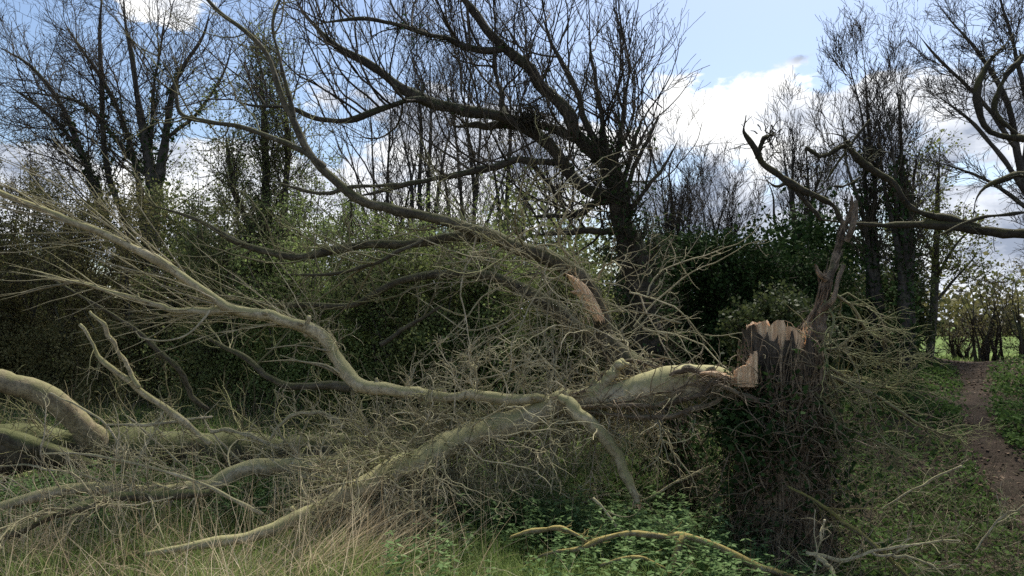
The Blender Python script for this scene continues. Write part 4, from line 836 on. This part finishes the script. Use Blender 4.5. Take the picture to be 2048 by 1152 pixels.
stick_txt = [((-20, 930), (140, 945), 'thin pale stick near the left edge above the dry grass'), ((100, 785), (255, 915), 'slanting pale stick in front of the old trunk'), ((250, 830), (420, 985), 'slanting stick crossing the limb on the ground'),
             ((540, 850), (675, 970), 'slanting stick with a broken pale end left of centre'), ((780, 960), (960, 1110), 'long thin stick slanting through the nettles'), ((0, 1040), (140, 1060), 'low stick near the bottom left corner'),
             ((1150, 975), (1350, 985), 'level stick behind the hanging bough'), ((1130, 1040), (1240, 985), 'stick propped up near the broken bough tip'), ((1200, 1045), (1420, 930), 'long propped stick right of the broken bough tip'), ((1620, 1180), (1650, 1040), 'thin upright stick at the foot of the stump'),
             ((400, 830), (520, 960), 'thin stick leaning on the mossy limb'), ((1950, 1100), (2048, 1010), 'stick lying on the path at the right edge'), ((1760, 1020), (1920, 930), 'pale stick on the ivy-covered bank')]
for k, (a, b, lab) in enumerate(stick_txt):
    dd = min(7.0, 1.6*FPX/(max(a[1], b[1])-640)+(-.05)); dd = max(dd, 4.7); m = ((a[0]+b[0])/2+rs.normal()*8, (a[1]+b[1])/2+rs.normal()*8)
    branch('stick', lab, [[(*a, dd+.1, 2.2), (*m, dd+.1, 3), (*b, dd, 3.2)]], 320+k, 'pale', (5, 8), (.1, .35), cat='stick', group='loose sticks')
# second ivy-hung trunk under the fallen one
def leg():
    g = np.random.default_rng(91); root = thing('ivy_covered_trunk', 'short dark ivy-hung trunk standing under the fallen trunk left of the stump', 'tree trunk', (0, 0, 0))
    mb = Mesh(); q, r = spline([(1320, 800, 6.9, 26), (1340, 850, 6.9, 30), (1365, 920, 6.9, 34), (1385, 985, 6.9, 40), (1390, 1010, 6.9, 46)], 20); tubes(mb, q[None], r[None], 14, g, .3, 9); mb.build('trunk', MB['shag'], root)
    mb = Mesh(); m = 320; S, Dr, r_, tt, ix = spawn(q[None], r[None], m, 0, 1, .6, 1.6, g, (0, -1, 0), .5); S = S+Dr*r_[:, None]*.8; Q = grow(S, Dr, g.uniform(.15, .7, m), 9, .25, g, (0, 0, -1), .2); clampG(Q)
    tubes(mb, Q, taper(g.uniform(.003, .01, m), np.full(m, .002), 9), 4, g); mb.build('ivy_stems', MB['ivystem'], root)
    mb = Mesh(); leaves(mb, onp(Q, 3500, g, jit=.05), .035, g, asp=.8); mb.build('ivy_leaves', ML['ivy'], root)
leg()

# ------------------------------------------------------------------ ground cover
def infr(xy, m=120):
    return np.abs(xy[:, 0]/xy[:, 1]*FPX) < 1024+m
def scat(n, x, y, g, dens=None):
    xy = np.column_stack([g.uniform(*x, n), g.uniform(*y, n)]); 
    if dens is not None: xy = xy[g.random(n) < dens(xy)]
    return xy
def nz(xy, f, s):
    g = np.random.default_rng(s); r = 0
    for k in range(4):
        w = g.normal(size=2)*f*(1+k*.8); r = r+np.sin(xy@w+g.uniform(0, 6))/(1+k*.5)
    return r/2
g = np.random.default_rng(400)
def tuft(name, xy, Ln, wd, mt, lean, g, droop=.1, n=4, base=0.0, rv=None):
    m = len(xy); mb = Mesh(); ribbons(mb, onG(xy, base), np.column_stack([g.normal(size=m)*lean, g.normal(size=m)*lean, np.ones(m)]), Ln(m), wd, g, n, droop, .07, rv)
    return mb.build(name, ML[mt], kind='stuff')
# green turf: near grass, left meadow strip
near = scat(110000, (-4.6, 2.0), (4.0, 8.2), g, lambda q: infr(q)*np.clip(.55+.4*nz(q, 1.6, 1), .05, 1)*(1-.6*ss(5.2, 6, q[:, 1])))
tuft('grass', near, lambda m: g.uniform(.07, .24, m), .006, 'grass', .45, g, .16)
far_ = scat(90000, (-14, 3.5), (8, 15.5), g, lambda q: infr(q)*.85)
tuft('meadow_grass', far_, lambda m: g.uniform(.10, .32, m), .012, 'grass', .35, g, .15, 3)
fd = scat(60000, (2, 22), (15.5, 40), g, infr); tuft('field_edge_grass', fd, lambda m: g.uniform(.05, .14, m), .02, 'grass', .4, g, .1, 2)
# dry grass
dens = lambda q: infr(q)*np.clip(ss(.15, -1.2, q[:, 0]+.35*(q[:, 1]-5))*.85+.08, 0, 1)*np.clip(.6+.5*nz(q, 2.4, 2), .05, 1)*(1-.85*ss(5.0, 5.8, q[:, 1]))
dr = scat(25000, (-4.6, 1.8), (4.0, 7.4), g, dens)
tuft('dry_grass', dr, lambda m: g.uniform(.12, .5, m), .0055, 'dry', .6, g, .17, 5)
st_ = scat(2600, (-4.6, 1.2), (4.1, 6.6), g, dens)
tuft('dry_grass_stalks', st_, lambda m: g.uniform(.35, .85, m), .005, 'dry', .16, g, .02, 5)
gc = scat(13000, (-1.2, 2.0), (4.1, 5.6), g, infr); tuft('long_grass', gc, lambda m: g.uniform(.07, .26, m), .0055, 'grass', .5, g, .16)
# flattened sheaf of reddish straw leaning right, bottom left of centre
m = 420; S = np.column_stack([g.normal(-1.15, .28, m), g.normal(4.75, .22, m)]); mb = Mesh()
ribbons(mb, onG(S), np.column_stack([g.normal(.75, .3, m), g.normal(0, .2, m), np.full(m, .8)]), g.uniform(.3, .7, m), .004, g, 5, .06, .04, g.random(m)*.7+.15); mb.build('straw_sheaf', ML['dry'], kind='stuff')
dm = scat(5000, (-12, 2), (8, 15), g, lambda q: infr(q)*.7*np.clip(.4+nz(q, .9, 4), 0, 1)); tuft('dead_meadow_stems', dm, lambda m: g.uniform(.2, .6, m), .007, 'dry', .3, g, .03, 3)
# nettles
def nettles(name, xy, hr, g, ls=.05, mt='nettle', kind='stuff'):
    m = len(xy); mb = Mesh(); H = g.uniform(hr[0], hr[1], m); D_ = np.column_stack([g.normal(size=m)*.15, g.normal(size=m)*.15, np.ones(m)])
    Pt = grow(onG(xy), D_, H, 6, .05, g); tubes(mb, Pt, taper(np.full(m, .0025), np.full(m, .0012), 6), 3, g)
    for k in range(1, 7):
        for s in range(4):
            a = g.uniform(0, .6, m)+s*math.pi/2+k*.8; dr_ = np.column_stack([np.cos(a), np.sin(a), g.uniform(-.45, .35, m)]); sz = ls*(1.25-.12*k)*g.uniform(.7, 1.3, m)
            B = Pt[:, k]; nn = np.column_stack([-np.sin(a), np.cos(a), np.zeros(m)]); e_ = dr_*sz[:, None]; w = nn*sz[:, None]*.3
            V = np.stack([B+e_*.12, B+e_*.5+w, B+e_*1.15, B+e_*.5-w], 1).reshape(-1, 3); mb.add(V, (np.arange(m)*4)[:, None]+np.array([[0, 1, 2, 3]]), np.repeat(g.random(m), 4))
    return mb.build(name, ML[mt], kind=kind)
nt_ = scat(2100, (-1.0, 2.2), (4.2, 6.6), g, lambda q: infr(q)*np.clip(.6+.7*nz(q, 1.8, 6), .05, 1)*ss(-.9, -.1, q[:, 0])); nettles('nettles', nt_, (.08, .42), g, .062)
n2 = scat(3000, (-4.5, -.2), (5.6, 8.2), g, lambda q: infr(q)*np.clip(.3+.6*nz(q, 1.5, 7), 0, 1)); nettles('nettle_patch', n2, (.1, .28), g)
# ground ivy and dog's mercury on the right bank
cv = scat(420000, (.8, 16), (4.0, 16), g, lambda q: infr(q)*np.clip(.5+.5*nz(q, 1.1, 8), .2, 1)*(q[:, 1] > 2.6+0*q[:, 0])*np.clip(7/q[:, 1], .35, 1)); cv = cv[offpath(cv, .8+.5*g.random(len(cv)))]
mb = Mesh(); leaves(mb, onG(cv, 0)+np.column_stack([np.zeros(len(cv)), np.zeros(len(cv)), g.uniform(.01, .13, len(cv))]), .05, g, .55, .8); mb.build('ground_ivy', ML['cover'], kind='stuff')
c2 = scat(90000, (-6, 3), (6.2, 12), g, lambda q: infr(q)*np.clip(.35+.5*nz(q, 1.3, 9), .03, 1)); mb = Mesh(); leaves(mb, onG(c2, 0)+np.column_stack([np.zeros(len(c2)), np.zeros(len(c2)), g.uniform(.01, .15, len(c2))]), .045, g, .5, .8); mb.build('low_herbs', ML['cover'], kind='stuff')
lt = scat(60000, (-5, 12), (4, 15), g, lambda q: infr(q)*np.clip(.6+.5*nz(q, .9, 10), .2, 1)); mb = Mesh(); leaves(mb, onG(lt, .02), .045, g, .8, .7); mb.build('leaf_litter', ML['litter'], kind='stuff')
# brambly fine stems over the right hollow and under the trunk
def brush(name, m, xr, yr, Lr, g, mt, up=.5, r0=.003):
    xy = scat(m, xr, yr, g, infr); m = len(xy); Q = grow(onG(xy, .01), np.column_stack([g.normal(size=(m, 2)), np.full(m, up*2)]), g.uniform(*Lr, m), 8, .14, g, (0, 0, -1), .06); clampG(Q); mb = Mesh(); tubes(mb, Q, taper(np.full(m, r0), np.full(m, .0012), 8), 3, g)
    b, br = sub(Q, taper(np.full(m, r0), np.full(m, .0012), 8), m*3, (.1, 1), (.4, 1.2), (.06, .3), 5, .15, g, r1=.001); clampG(b); tubes(mb, b, br, 3, g); mb.build(name, MB[mt], kind='stuff')
brush('bramble_stems', 900, (1.2, 4.6), (4.3, 8), (.3, 1.1), g, 'ivystem')
brush('undergrowth_stems', 600, (-3.4, 2.2), (6.6, 8.6), (.3, .9), g, 'twig')
brush('dead_brush', 420, (-8, 3), (8.6, 12), (.4, 1.3), g, 'twigfar', .7, .005)
